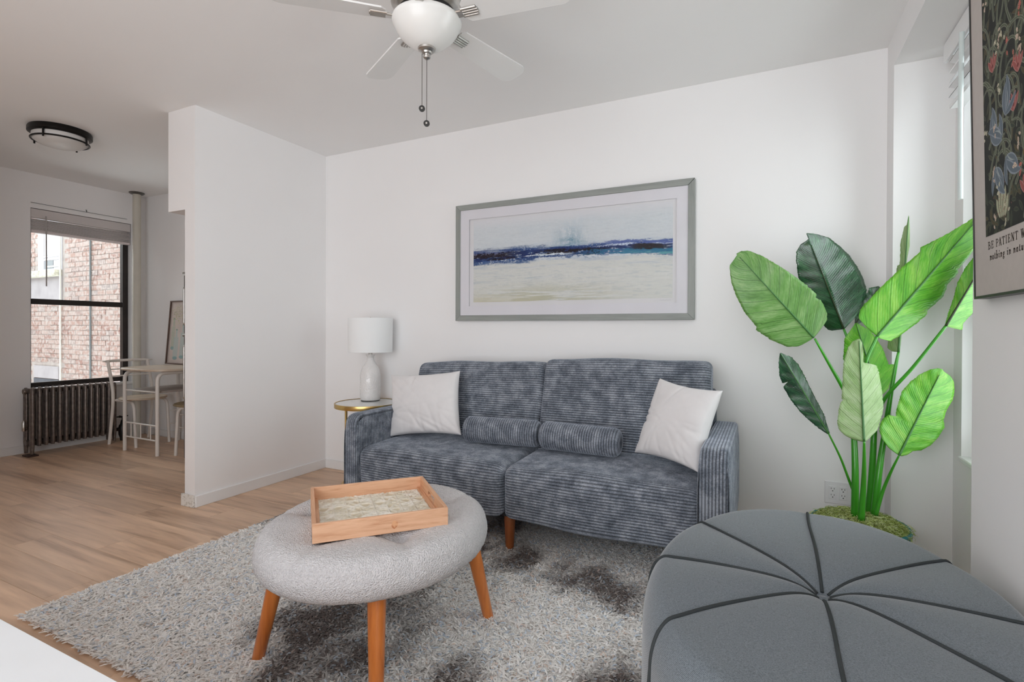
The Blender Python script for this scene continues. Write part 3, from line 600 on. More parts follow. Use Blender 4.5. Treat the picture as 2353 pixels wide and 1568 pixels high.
def ribbed_cushion(name, x0, x1, prof, er, puff, parent, top_tilt=0, nx=30, topz=None, amp=.0046, seed=1):
    P = fillet(list(prof)+[prof[0]], .001, 1)[:-1] if False else np.array(prof, float)
    Q, s = resample(P, RP/8); L_ = s[-1]+RP/8; k = round(L_/RP); s = s*(k*RP/L_)
    c = Q.mean(0); T = np.roll(Q, -1, 0)-np.roll(Q, 1, 0); T /= np.linalg.norm(T, axis=1)[:, None]; Nn = np.stack([T[:, 1], -T[:, 0]], 1)
    if ((Q-c)*Nn).sum() < 0: Nn = -Nn
    rib = ribh(s, amp); V = []
    st = [(0, 1.0, 0)]
    a = np.linspace(0, PI/2, 6)
    xs = [(x0+er*(1-math.sin(t)), er*(1-math.cos(t))) for t in a[::-1]]
    xs = [(x0+.0005, er+.10), (x0, er+.04)]+xs
    # from the end cap through the rounding to the middle and back
    xs = [(x0+.004, er+.09), (x0+.001, er+.03)]+[(x0+er*(1-math.cos(t)), er*(1-math.sin(t))) for t in np.linspace(0, PI/2, 6)]
    mid = [(x, 0.) for x in np.linspace(x0+er, x1-er, nx)[1:-1]]
    xs = xs+mid+[(x1-(x-x0), i) for x, i in xs[::-1]]
    wob = np.random.default_rng(seed)
    ph = wob.uniform(0, 6, 4)
    for x, ins in xs:
        u = (x-x0)/(x1-x0)*2-1
        b = puff*max(0, 1-abs(u)**2.2)
        R = Q+Nn*(rib[:, None]*(1 if ins < er+.01 else .3)+b-min(ins, .085)+.004*np.sin(5*u+ph[0]+Q[:, :1]*14)*max(0, 1-abs(u)**4))
        z = R[:, 1]+top_tilt*u*np.clip((R[:, 1]-P[:, 1].min())/(np.ptp(P[:, 1])), 0, 1)
        V.append(np.column_stack([np.full(len(R), x), R[:, 0], z]))
    n = len(Q); F = [tuple(f) for f in gridf(len(xs), n, False, True)]; F += [tuple(range(n)), tuple(range((len(xs)-1)*n, len(xs)*n))]
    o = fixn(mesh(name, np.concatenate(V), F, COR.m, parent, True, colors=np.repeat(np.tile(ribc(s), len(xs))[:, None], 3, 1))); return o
def rprof(pts, r): 
    P = [np.array(p) for p in pts]; out = []
    for i in range(len(P)):
        a = P[i-1]-P[i]; b = P[(i+1) % len(P)]-P[i]; la, lb = np.linalg.norm(a), np.linalg.norm(b); rr = min(r[i], la*.49, lb*.49); A = P[i]+a/la*rr; B = P[i]+b/lb*rr
        for t in np.linspace(0, 1, 9): out.append((1-t)**2*A+2*t*(1-t)*P[i]+t*t*B)
    return np.array(out)
SP = rprof([(2.262, .195), (2.250, .445), (2.96, .462), (2.96, .195)], (.02, .075, .03, .02))
ribbed_cushion('seat_cushion', -2.082, -1.158, SP, .045, .012, sofa, seed=1)
ribbed_cushion('seat_cushion', -1.158, -.238, SP, .045, .012, sofa, seed=2)
BP1 = rprof([(2.70, .40), (2.845, .905), (2.965, .905), (2.985, .40)], (.03, .045, .045, .02))
ribbed_cushion('back_cushion', -2.09, -1.178, BP1, .035, .008, sofa, top_tilt=.014, seed=3)
BP2 = rprof([(2.70, .40), (2.845, .945), (2.965, .945), (2.985, .40)], (.03, .045, .045, .02))
ribbed_cushion('back_cushion', -1.178, -.252, BP2, .035, .008, sofa, top_tilt=.006, seed=4)
def armrest(x0, x1, name='armrest'):
    P = rprof([(2.235, .165), (2.235, .632), (3.03, .632), (3.03, .165)], (.02, .075, .05, .02)); Q, s = resample(P, .016); n = len(Q); c = Q.mean(0)
    T = np.roll(Q, -1, 0)-np.roll(Q, 1, 0); T /= np.linalg.norm(T, axis=1)[:, None]; Nn = np.stack([T[:, 1], -T[:, 0]], 1)
    if ((Q-c)*Nn).sum() < 0: Nn = -Nn
    nx = int((x1-x0)/RP*8); xs = np.linspace(x0, x1, nx); V = []; CC = []
    e = .018
    for x in xs:
        dl = min(x-x0, x1-x); ins = e*(1-math.sqrt(max(0, 1-(1-min(dl/e, 1))**2)))
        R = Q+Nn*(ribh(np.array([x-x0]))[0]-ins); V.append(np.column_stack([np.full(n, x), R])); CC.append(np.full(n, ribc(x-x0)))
    F = [tuple(f) for f in gridf(nx, n, False, True)]
    parts = [(np.concatenate(V), F)]
    # side panels, ribs running up
    for xs_, sg in ((x0, -1), (x1, 1)):
        ys = np.arange(2.235, 3.03, RP/8); zt = np.interp(ys, [2.235, 2.245, 2.27, 2.31, 2.98, 3.01, 3.03], [.55, .58, .612, .632, .632, .61, .58])
        zz = np.linspace(0, 1, 22); Y, Z = np.meshgrid(ys, zz, indexing='ij'); Zt = np.repeat(zt[:, None], 22, 1)-e*.9
        Zv = .17+(Zt-.17)*Z
        hh = ribh(Y-2.235)*np.clip((Zt-Zv)/.01+.2, 0, 1); dome = .006*(1-(2*Z-1)**4)
        Xv = xs_+sg*(hh+dome)-sg*.001
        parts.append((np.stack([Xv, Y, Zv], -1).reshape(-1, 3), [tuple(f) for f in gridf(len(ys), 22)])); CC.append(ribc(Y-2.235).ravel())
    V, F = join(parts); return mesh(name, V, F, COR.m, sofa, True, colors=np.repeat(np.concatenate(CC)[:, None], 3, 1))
armrest(-2.158, -2.078); armrest(-.245, -.132)
box('base_frame', -2.07, -.25, 2.31, 3.03, .185, .22, plain('sofa_underside', (.03, .03, .035), .9), sofa)
box('back_frame', -2.09, -.24, 2.985, 3.045, .17, .80, plain('sofa_back', (.12, .135, .16), .9), sofa, .012)
for x, y in ((-2.04, 2.34), (-1.155, 2.34), (-.27, 2.34), (-2.04, 2.95), (-1.155, 2.95), (-.27, 2.95)):
    lathe('leg', [(.0175, .002), (.0205, .02), (.029, .17), (.029, .19)], (x, y, 0), wood('sofa_leg_wood', (.36, .115, .035), (.20, .05, .015), 2, 1, .35), sofa, 24)
def bolster(a, b, r, label):
    a, b = np.array(a), np.array(b); L_ = np.linalg.norm(b-a); ax = (b-a)/L_
    e = .035; npt = int(L_/RP*8); ss = np.linspace(0, L_, npt); rad = []
    for s_ in ss:
        dl = min(s_, L_-s_); rad.append(r-e*(1-math.sqrt(max(0, 1-(1-min(dl/e, 1))**2)))+ribh(np.array([s_]), .0034)[0])
    n = 40; t = np.arange(n)*2*PI/n; up_ = np.array([0, 0, 1.]); N1 = np.cross(ax, up_); N1 /= np.linalg.norm(N1); N2 = np.cross(N1, ax)
    V = []; c_ = []
    for s_, r_ in [(0.006, .002), (0.003, r*.35)]+list(zip(ss, rad))+[(L_-.003, r*.35), (L_-.006, .002)]:
        V.append(a+ax*s_+r_*(np.cos(t)[:, None]*N1+np.sin(t)[:, None]*N2*.985)); 
    F = [tuple(f) for f in gridf(len(V), n, False, True)]
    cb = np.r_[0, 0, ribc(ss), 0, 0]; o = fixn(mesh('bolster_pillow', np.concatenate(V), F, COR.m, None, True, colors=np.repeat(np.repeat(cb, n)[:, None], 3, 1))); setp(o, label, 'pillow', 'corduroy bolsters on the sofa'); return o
bolster((-1.555, 2.575, .545), (-1.105, 2.615, .548), .074, 'left of the two slate corduroy bolsters on the sofa')
bolster((-1.09, 2.60, .548), (-.655, 2.585, .548), .074, 'right of the two slate corduroy bolsters on the sofa')
# white pillows
LIN = NT('off_white_linen'); v = LIN.coord(); nf = LIN.noise(v, 9, 4, .6); LIN.l(LIN.ramp(nf, [(.3, (.68, .66, .66)), (.7, (.74, .72, .72))]), LIN.b.inputs['Base Color']); LIN.b.inputs['Roughness'].default_value = .9; LIN.b.inputs['Sheen Weight'].default_value = .2
LIN.bump(LIN.noise(v, 5, 3, .5), .25, .02)
def pillow(c4, T, label, seed):
    BLc, BRc, TRc, TLc = [np.array(p, float) for p in c4]; n = 64; u = np.linspace(-1, 1, n); U, W = np.meshgrid(u, u, indexing='ij')
    # pinched edges, pointed corners
    k = .085; Uu = U*(1-k*(1-W**2)*np.abs(U)**3*1.0); Ww = W*(1-k*(1-U**2)*np.abs(W)**3)
    a, b = (Uu+1)/2, (Ww+1)/2
    P = (1-a)[..., None]*(1-b)[..., None]*BLc+a[..., None]*(1-b)[..., None]*BRc+a[..., None]*b[..., None]*TRc+(1-a)[..., None]*b[..., None]*TLc
    nr = np.cross(BRc-BLc, TLc-BLc); nr /= np.linalg.norm(nr)
    body = np.clip((1-U**2)*(1-W**2), 0, 1)**.42
    rg = np.random.default_rng(seed); wr = np.zeros_like(U)
    for i in range(26):                                   # creases running in from edges and corners
        th = rg.choice([rg.uniform(PI, 2*PI), rg.uniform(0, 2*PI)]); e = np.array([np.cos(th), np.sin(th)]); ee = e/np.abs(e).max(); d = -e+rg.normal(0, .35, 2); d /= np.linalg.norm(d)
        x_, y_ = U-ee[0]*.95, W-ee[1]*.95; along = x_*d[0]+y_*d[1]; acr = -x_*d[1]+y_*d[0]+.12*along**2*rg.normal()
        wr += rg.uniform(.4, 1)*np.exp(-(acr/rg.uniform(.03, .06))**2)*np.exp(-np.clip(along, 0, 9)/rg.uniform(.18, .5))*(along > -.1)
    thk = T*body*(1-.21*np.clip(wr, 0, 1.5))
    seamp = .004*np.exp(-((1-np.maximum(np.abs(U), np.abs(W)))/.02)**2)
    V = np.concatenate([(P+nr*(thk+.003)[..., None]).reshape(-1, 3), (P-nr*(T*body*.9+.003)[..., None]).reshape(-1, 3)])
    f = gridf(n, n); F = [tuple(q) for q in f]+[tuple(q[::-1]+n*n) for q in f]
    rim = [i*n for i in range(n)]+[(n-1)*n+j for j in range(1, n)]+[i*n+n-1 for i in range(n-2, -1, -1)]+[j for j in range(n-2, 0, -1)]
    F += [(rim[i], rim[(i+1) % len(rim)], rim[(i+1) % len(rim)]+n*n, rim[i]+n*n) for i in range(len(rim))]
    o = fixn(mesh('throw_pillow', V, F, LIN.m, None, True)); return setp(o, label, 'pillow', 'white throw pillows on the sofa')
pillow([at(897, 1003, 'y', 2.54), at(1060, 1000, 'y', 2.56), at(1057, 853, 'y', 2.70), at(899, 862, 'y', 2.68)], .068, 'white square throw pillow leaning at the left end of the sofa', 3)
pillow([at(1459, 1040, 'y', 2.60), at(1604, 1086, 'y', 2.40), at(1660, 899, 'y', 2.52), at(1517, 870, 'y', 2.70)], .070, 'white square throw pillow tilted against the right arm of the sofa', 5)

# ================================================================== side table and lamp
tcx, tcy = at(845, 925, 'z', .60)[:2]
GOLD = plain('brushed_gold', (.62, .43, .16), .28, 1, var=.06, vs=20)
st = thing('side_table', (tcx, tcy, 0), 'round glass side table with a thin gold rim behind the sofa arm', 'table')
R_ = .225
lathe('rim', [(R_-.006, .602), (R_, .602), (R_+.001, .600), (R_+.001, .573), (R_, .571), (R_-.006, .571), (R_-.006, .590), (R_-.006, .602)], (tcx, tcy, 0), GOLD, st, 72, auto=30)
lathe('glass_top', [(0, .593), (R_-.007, .593), (R_-.007, .599), (0, .599)], (tcx, tcy, 0), plain('pale_glass_top', (.60, .63, .62), .04, coat=.5, spec=.8), st, 72, auto=30)
lp = at(820, 950, 'y', tcy-.12)
for a in (math.radians(-105), math.radians(15), math.radians(135)):
    x, y = tcx+.17*math.cos(a), tcy+.17*math.sin(a); tube('leg', [(x, y, .572), (x, y, .036)], .009, GOLD, st, 12)
tt = [(R_-.055+.008*math.cos(a), .036+.008*math.sin(a)) for a in np.linspace(0, 2*PI, 9)]
V, F = latheg(tt, (tcx, tcy, 0), 48, False); fixn(mesh('base_ring', V, F, GOLD, st, True))
lx_, ly_ = at(851, 920, 'z', .60)[:2]
lamp = thing('table_lamp', (lx_, ly_, .6), 'white ceramic bottle lamp with white drum shade on the gold side table', 'lamp')
CER = NT('white_ceramic'); CER.b.inputs['Base Color'].default_value = (.78, .76, .75, 1); CER.b.inputs['Roughness'].default_value = .12; CER.b.inputs['Coat Weight'].default_value = .3
vr = CER.n('ShaderNodeTexVoronoi', _Scale=15); CER.l(CER.coord(), vr.inputs['Vector']); wvn = CER.n('ShaderNodeMath', operation='SINE'); mlt = CER.n('ShaderNodeMath', operation='MULTIPLY'); mlt.inputs[1].default_value = 60; CER.l(vr.outputs['Distance'], mlt.inputs[0]); CER.l(mlt.outputs[0], wvn.inputs[0]); CER.bump(wvn.outputs[0], .35, .002)
lathe('base', [(.055, .6025), (.067, .6035), (.070, .607), (.073, .64), (.074, .72), (.073, .785), (.069, .81), (.056, .845), (.040, .868), (.029, .888), (.024, .905), (.024, .918), (.033, .930), (.034, .934), (.0, .934)], (lx_, ly_, 0), CER.m, lamp, 56, auto=50)
lathe('foot_ring', [(.0, .6005), (.066, .6005), (.068, .6035), (.0, .6035)], (lx_, ly_, 0), BLACKM, lamp, 40)
lathe('socket', [(.014, .934), (.014, .946), (.011, .950), (.011, .962), (.007, .966), (.007, 1.05), (0, 1.05)], (lx_, ly_, 0), NICKEL, lamp, 20)
SHD = NT('lamp_shade_fabric'); SHD.b.inputs['Base Color'].default_value = (.86, .87, .87, 1); SHD.b.inputs['Roughness'].default_value = .9; SHD.bump(SHD.noise(SHD.coord('Object', (1, 1, 1)), 300), .1, .001)
zs0, zs1 = .952, 1.198
lathe('shade', [(.1535, zs0), (.155, zs0-.001), (.1565, zs0), (.1565, zs0+.01), (.1595, zs1-.01), (.160, zs1), (.158, zs1+.001), (.1575, zs1), (.1535, zs0)], (lx_, ly_, 0), SHD.m, lamp, 72, auto=50)
lathe('shade_spider', [(0, zs1-.012), (.006, zs1-.012), (.006, zs1+.003), (.003, zs1+.008), (0, zs1+.008)], (lx_, ly_, 0), NICKEL, lamp, 12)

# ================================================================== picture over the sofa
YPIC = YB-.032
def pc(x, y): return at(x, y, 'y', YPIC)
fx0, fx1, fz0, fz1 = -1.943, -.3635, 1.1782, 1.9755
pic = thing('framed_painting', ((fx0+fx1)/2, YPIC, fz0), 'wide framed seascape with dark blue streaks on the wall above the sofa', 'picture')
FRM = wood('grey_washed_wood', (.30, .315, .295), (.20, .215, .20), 0, 1.2, .5); FRMV = wood('grey_washed_wood_upright', (.30, .315, .295), (.20, .215, .20), 2, 1.2, .5)
fw = .037
def mitre(name, pts, m):
    n = 4; V = [(x, YPIC, z) for x, z in pts]+[(x, YB-.0005, z) for x, z in pts]; F = [(0, 1, 2, 3), (7, 6, 5, 4)]+[(i, i+4, (i+1) % 4+4, (i+1) % 4) for i in range(4)]
    o = fixn(mesh(name, V, F, m, pic)); md = o.modifiers.new('b', 'BEVEL'); md.width = .0015; md.segments = 1
mitre('frame_rail', [(fx0, fz0), (fx1, fz0), (fx1-fw, fz0+fw), (fx0+fw, fz0+fw)], FRM)
mitre('frame_rail', [(fx0, fz1), (fx1-.001, fz1+.001), (fx1-fw-.001, fz1-fw+.001), (fx0+fw, fz1-fw)], FRM)
mitre('frame_side', [(fx0, fz0), (fx0, fz1), (fx0+fw, fz1-fw), (fx0+fw, fz0+fw)], FRMV)
mitre('frame_side', [(fx1, fz0), (fx1, fz1-.001), (fx1-fw, fz1-fw-.001), (fx1-fw, fz0+fw)], FRMV)
MATB = plain('mat_board', (.74, .73, .77), .7)
ox0, ox1 = pc(1077, 600)[0], pc(1554.5, 600)[0]; oz0, oz1 = pc(1077, 704)[2], pc(1077, 505)[2]
ym = YPIC+.006
V, F = join([bxg(fx0+fw, ox0, ym, ym+.003, fz0+fw, fz1-fw), bxg(ox1, fx1-fw, ym, ym+.003, fz0+fw, fz1-fw), bxg(ox0, ox1, ym, ym+.003, fz0+fw, oz0), bxg(ox0, ox1, ym, ym+.003, oz1, fz1-fw)])
fixn(mesh('mat_board', V, F, MATB, pic))
box('backing_paper', fx0+fw, fx1-fw, ym+.008, ym+.012, fz0+fw, fz1-fw, plain('print_paper', (.74, .735, .75), .7), pic)
ax0, ax1 = pc(1086, 600)[0], pc(1545, 600)[0]; az0 = pc(1086, 695)[2]; az1 = oz1-.012
h_, w_ = 300, 760
Y_, X_ = np.mgrid[0:h_, 0:w_]; Y_ = Y_/(h_-1); X_ = X_/(w_-1)
sm = lambda a, b, t: np.clip((t-a)/(b-a), 0, 1)**2*(3-2*np.clip((t-a)/(b-a), 0, 1))
fh = fbm(h_, w_, 60, 7, 4, 21); fs = fbm(h_, w_, 90, 30, 3, 22); fl = fbm(h_, w_, 5, 6, 4, 23); fv = fbm(h_, w_, 8, 90, 3, 24)
im = np.zeros((h_, w_, 3)); im[:] = (.66, .69, .72)
im[:] = np.where(Y_[..., None] > .47, np.array([.66, .70, .73]), np.array([.69, .70, .67]))
def blend(mask, c): 
    global im
    mask = np.clip(mask, 0, 1)[..., None]; im = im*(1-mask)+np.array(c)*mask
blend(sm(.5, .75, fh)*.35, (.78, .78, .78)); blend(sm(.55, .8, fs)*.35, (.52, .58, .62)); blend(sm(.55, .8, fl)*.25*(Y_ > .5), (.55, .62, .68))
hor = .535+.028*np.sin(PI*X_)+.006*np.sin(X_*17+1)                 # the band across the middle
fe = fbm(h_, w_, 110, 160, 2, 41); d = Y_-hor+(fs-.5)*.040+(fh-.5)*.05+(fe-.5)*.030
wdt = .078+.016*np.sin(X_*6+.5)+.03*(fl-.5)*2
plm = np.exp(-((X_-.53)/.075)**2)
blend(plm*sm(-.02, .03, d)*(1-sm(.10, .40, d+(fv-.5)*.16))*.75*sm(.30, .62, fv*.55+fe*.45), (.14, .30, .40))
blend(plm**2*sm(.02, .06, d)*(1-sm(.10, .17, d))*sm(.35, .6, fs)*.8, (.09, .24, .34)); blend(sm(.5, .7, fe)*plm*.35*(d > .05)*(d < .3), (.72, .76, .80))
blend((1-sm(.05, .13, np.abs(d)))*sm(.40, .62, fe)*.6, (.35, .45, .58))
blend((1-sm(wdt*.7, wdt*1.15, np.abs(d)))*sm(.18, .40, fs*.5+fe*.5), (.05, .11, .27)); blend((1-sm(wdt*.35, wdt*.9, np.abs(d)))*sm(.32, .5, fs), (.016, .035, .14))
blend((1-sm(.018, .034, np.abs(d-.022)))*(1-sm(.15, .32, X_)), (.016, .008, .014))
blend((1-sm(.012, .024, np.abs(d+.030)))*sm(.05, .12, X_)*(1-sm(.2, .30, X_)), (.012, .006, .012))
blend((1-sm(.010, .022, np.abs(d+.002)))*sm(.30, .42, X_)*(1-sm(.66, .8, X_)), (.012, .007, .012))
blend((1-sm(.020, .036, np.abs(d+.004-.012*np.sin((X_-.8)*18))))*np.exp(-((X_-.90)/.085)**6), (.012, .006, .010)); blend((1-sm(.006, .016, np.abs(d+.044)))*np.exp(-((X_-.64)/.04)**4), (.012, .008, .016))
blend((1-sm(.012, .030, np.abs(d+.036)))*sm(.48, .8, X_)*.9*sm(.3, .5, fs), (.03, .20, .33)); blend((1-sm(.008, .022, np.abs(d+.058)))*sm(.72, .95, X_)*sm(.35, .5, fh), (.10, .34, .38))
blend((1-sm(.004, .014, np.abs(d+.026)))*sm(.48, .58, fh)*sm(.26, .32, X_)*(1-sm(.48, .56, X_)), (.72, .80, .86))
blend((1-sm(.008, .022, np.abs(d-.058)))*sm(.55, .8, X_)*.85, (.11, .15, .40)); blend((1-sm(.004, .012, np.abs(d-.040)))*sm(.45, .7, X_)*sm(.46, .56, fh), (.58, .66, .80))
blend((1-sm(.02, .06, np.abs(d-.07)))*(1-sm(.10, .3, X_))*sm(.46, .6, fe)*.8, (.16, .17, .28))
im *= (.955+.09*fe)[..., None]
blend(sm(.03, .1, -d)*(1-sm(.1, .22, -d))*sm(.48, .7, fh)*.35, (.32, .42, .55))
blend(sm(.52, .66, fs)*.22*(Y_ < .42), (.50, .54, .55)); blend(sm(.54, .66, fh)*.30*(Y_ > .60), (.54, .60, .65))
blend((1-sm(.02, .28, Y_))*sm(.36, .58, fh)*.65*np.exp(-((X_-.38)/.35)**2), (.42, .41, .24)); blend((1-sm(.0, .12, Y_))*.45*(1-sm(.1, .5, X_)), (.60, .55, .36))
blend((1-sm(.01, .06, np.abs(Y_-.28+.2*(.25-X_)*.3)))*(1-sm(.3, .45, X_))*sm(.45, .65, fh)*.45, (.38, .46, .52))
blend(sm(.86, 1.0, Y_)*.7, (.75, .74, .77))
paint((ax0, ym+.0075, az0), (ax1, ym+.0075, az0), (ax0, ym+.0075, az1), im, vcol('painting_print', .6), 'print', pic)
sg = [(ax1-.075+i*.006, ym+.0072, az0-.012+.003*math.sin(i*2.1)) for i in range(12)]
tube('signature', sg, .0004, plain('ink', (.3, .3, .33), .8), pic, 4)
box('glazing', fx0+fw, fx1-fw, YPIC+.0035, YPIC+.005, fz0+fw, fz1-fw, glass('picture_glass', (.98, .98, .98), 1.08), pic)

# ================================================================== poster on the pier
pst = thing('framed_poster', (.51, 1.49, 1.2), 'black-framed botanical poster with text on the right wall, beside the window', 'poster')
zb0, zt0 = 1.2035, 2.062; Y1p, Y0p = 1.789, 1.17
def PX(z): return .4985-.0205*(z-zb0)                                   # hangs with its top slightly forward
def pbox(name, y0, y1, z0, z1, f, b, m, par=pst, bev=0):
    V, F = bxg(0, 1, y0, y1, z0, z1); V[:, 0] = np.where(V[:, 0] < .5, PX(V[:, 2])+f, PX(V[:, 2])+b); return fixn(mesh(name, V, F, m, par))
fb = .0065
pbox('frame_side', Y1p-fb, Y1p, zb0, zt0, 0, .028, BLACKM); pbox('frame_side', Y0p, Y0p+fb, zb0, zt0, 0, .028, BLACKM)
pbox('frame_rail', Y0p+fb, Y1p-fb, zb0, zb0+fb, 0, .028, BLACKM); pbox('frame_rail', Y0p+fb, Y1p-fb, zt0-fb, zt0, 0, .028, BLACKM)
pbox('poster_sheet', Y0p+fb, Y1p-fb, zb0+fb, zt0-fb, .0022, .010, plain('poster_paper', (.47, .425, .395), .6, var=.03, vs=40))
pbox('backing_board', Y0p+.012, Y1p-.012, zb0+.012, zt0-.012, .0105, .022, plain('backing_grey', (.20, .20, .20), .8))
h_, w_ = 420, 290; im = np.zeros((h_, w_, 3)); im[:] = (.016, .017, .014); yy, xx = np.mgrid[0:h_, 0:w_]; yy = yy/h_*1.45; xx = xx/w_
im *= (.6+.9*fbm(h_, w_, 14, 10, 3, 2))[..., None]
r5 = np.random.default_rng(12)
def dot(cx, cy, r_, c, a=1., im_=None):
    j0, j1 = max(0, int((cy-r_)/1.45*h_)), min(h_, int((cy+r_)/1.45*h_)+2); i0, i1 = max(0, int((cx-r_)*w_)), min(w_, int((cx+r_)*w_)+2)
    if j1 <= j0 or i1 <= i0: return
    mk = np.clip((r_-np.hypot(xx[j0:j1, i0:i1]-cx, yy[j0:j1, i0:i1]-cy))/.003, 0, 1)[..., None]*a; im[j0:j1, i0:i1] = im[j0:j1, i0:i1]*(1-mk)+np.array(c)*mk
def petal(cx, cy, L_, W_, th, c, edge=None, curl=0):
    for ps, cc_ in ((1, edge or tuple(x*1.9 for x in c)), (.72, c)):
        for t in np.linspace(0, 1, 40):
            a = th+curl*t; x = cx+math.cos(th+curl*t*.5)*L_*t; y = cy+math.sin(th+curl*t*.5)*L_*t; dot(x, y, max(.002, W_*math.sin(PI*min(1, t*.9+.08))**.8*ps), cc_)
def swirl(x, y, th, n, w0, c, turn):
    for i in range(n):
        t = i/n; dot(x, y, w0*(1-.6*t)+.003, tuple(q*1.8 for q in c)); x += math.cos(th)*.006; y += math.sin(th)*.006; th += turn*(.3+1.6*t)*.02
    return x, y
for k in range(420): petal(r5.random(), r5.random()*1.45, r5.uniform(.05, .10), .013, r5.uniform(0, 6.3), [(.050, .052, .030), (.035, .045, .030), (.075, .060, .030)][k % 3], (.085, .09, .055), r5.uniform(-1, 1))
for k in range(70):
    x0_, y0_, th_ = r5.random(), r5.random()*1.4, r5.uniform(.6, 2.6); c = (.12, .135, .095); tn = r5.choice([-1, 1])*r5.uniform(1, 3.2); n_ = int(r5.uniform(40, 95))
    st_ = (x0_, y0_, th_)
    x, y, th = st_
    for pas, (ws_, cc_) in enumerate(((.013, (.24, .25, .19)), (.009, (.075, .09, .055)))):
        x, y, th = st_
        for i in range(n_):
            t = i/n_; dot(x, y, ws_*(1-.5*t), cc_); x += math.cos(th)*.006; y += math.sin(th)*.006; th += tn*(.2+1.8*t)*.02
for (cx, cy) in ((.30, 1.26), (.24, .06), (.78, .55)):                   # pale speckled bell flowers
    for q in (-.085, -.04, 0, .04, .085): petal(cx+q*.4, cy+.02, .20-abs(q), .026, PI/2+(-q*4.5), (.38, .39, .27), (.10, .09, .06))
    for i in range(60): dot(cx+r5.normal(0, .045), cy+.10+r5.normal(0, .05), .0045, (.28, .10, .09))
for (cx, cy) in ((.60, .97), (.46, .78), (.72, 1.10), (.40, .60), (.88, .30), (.52, .14), (.14, .92), (.9, .9)):   # red and pink flowers
    for q in range(4): petal(cx, cy, .10, .018, PI/2+(q-1.5)*.45, (.30, .085, .075), (.42, .20, .18))
    dot(cx, cy+.03, .012, (.16, .03, .03))
for (cx, cy, th) in ((.14, .52, 1.2), (.24, .50, 2.2), (.30, .62, 1.0), (.16, .36, -1.4), (.30, .38, -1.0), (.92, 1.28, 2.0), (.95, 1.12, -1.2), (.80, .75, 1.4), (.10, 1.38, 1.5)):  # slate blue leaves
    petal(cx, cy, .20, .034, th, (.115, .145, .175), (.24, .28, .32), .9); petal(cx, cy, .17, .026, th+1.0, (.125, .155, .185), (.25, .29, .33), -1.1); petal(cx, cy, .15, .022, th-.9, (.11, .14, .17), (.23, .27, .31), .8); petal(cx+.01, cy+.02, .11, .006, th, (.32, .36, .36), (.32, .36, .36), .9)
for (cx, cy) in ((.70, .82), (.93, 1.02), (.55, .35)):
    for q in range(6): dot(cx+.032*math.cos(q*PI/3), cy+.032*math.sin(q*PI/3), .022, (.14, .095, .035))
    dot(cx, cy, .02, (.42, .42, .26))
for k in range(46):
    x, y = r5.random(), r5.random()*1.45; c = [(.42, .33, .26), (.34, .10, .08), (.40, .38, .28)][k % 3]
    for q in range(4): petal(x+r5.normal(0, .012), y+r5.normal(0, .02), .026, .008, r5.uniform(0, 6.3), c)
za0, za1, ya1, ya0 = 1.3555, 1.972, 1.704, 1.272
P00 = (PX(za0)+.0017, ya1, za0); P10 = (PX(za0)+.0017, ya0, za0); P01 = (PX(za1)+.0017, ya1, za1)
paint(P00, P10, P01, im, vcol('floral_print', .6, spec=.12), 'print', pst)
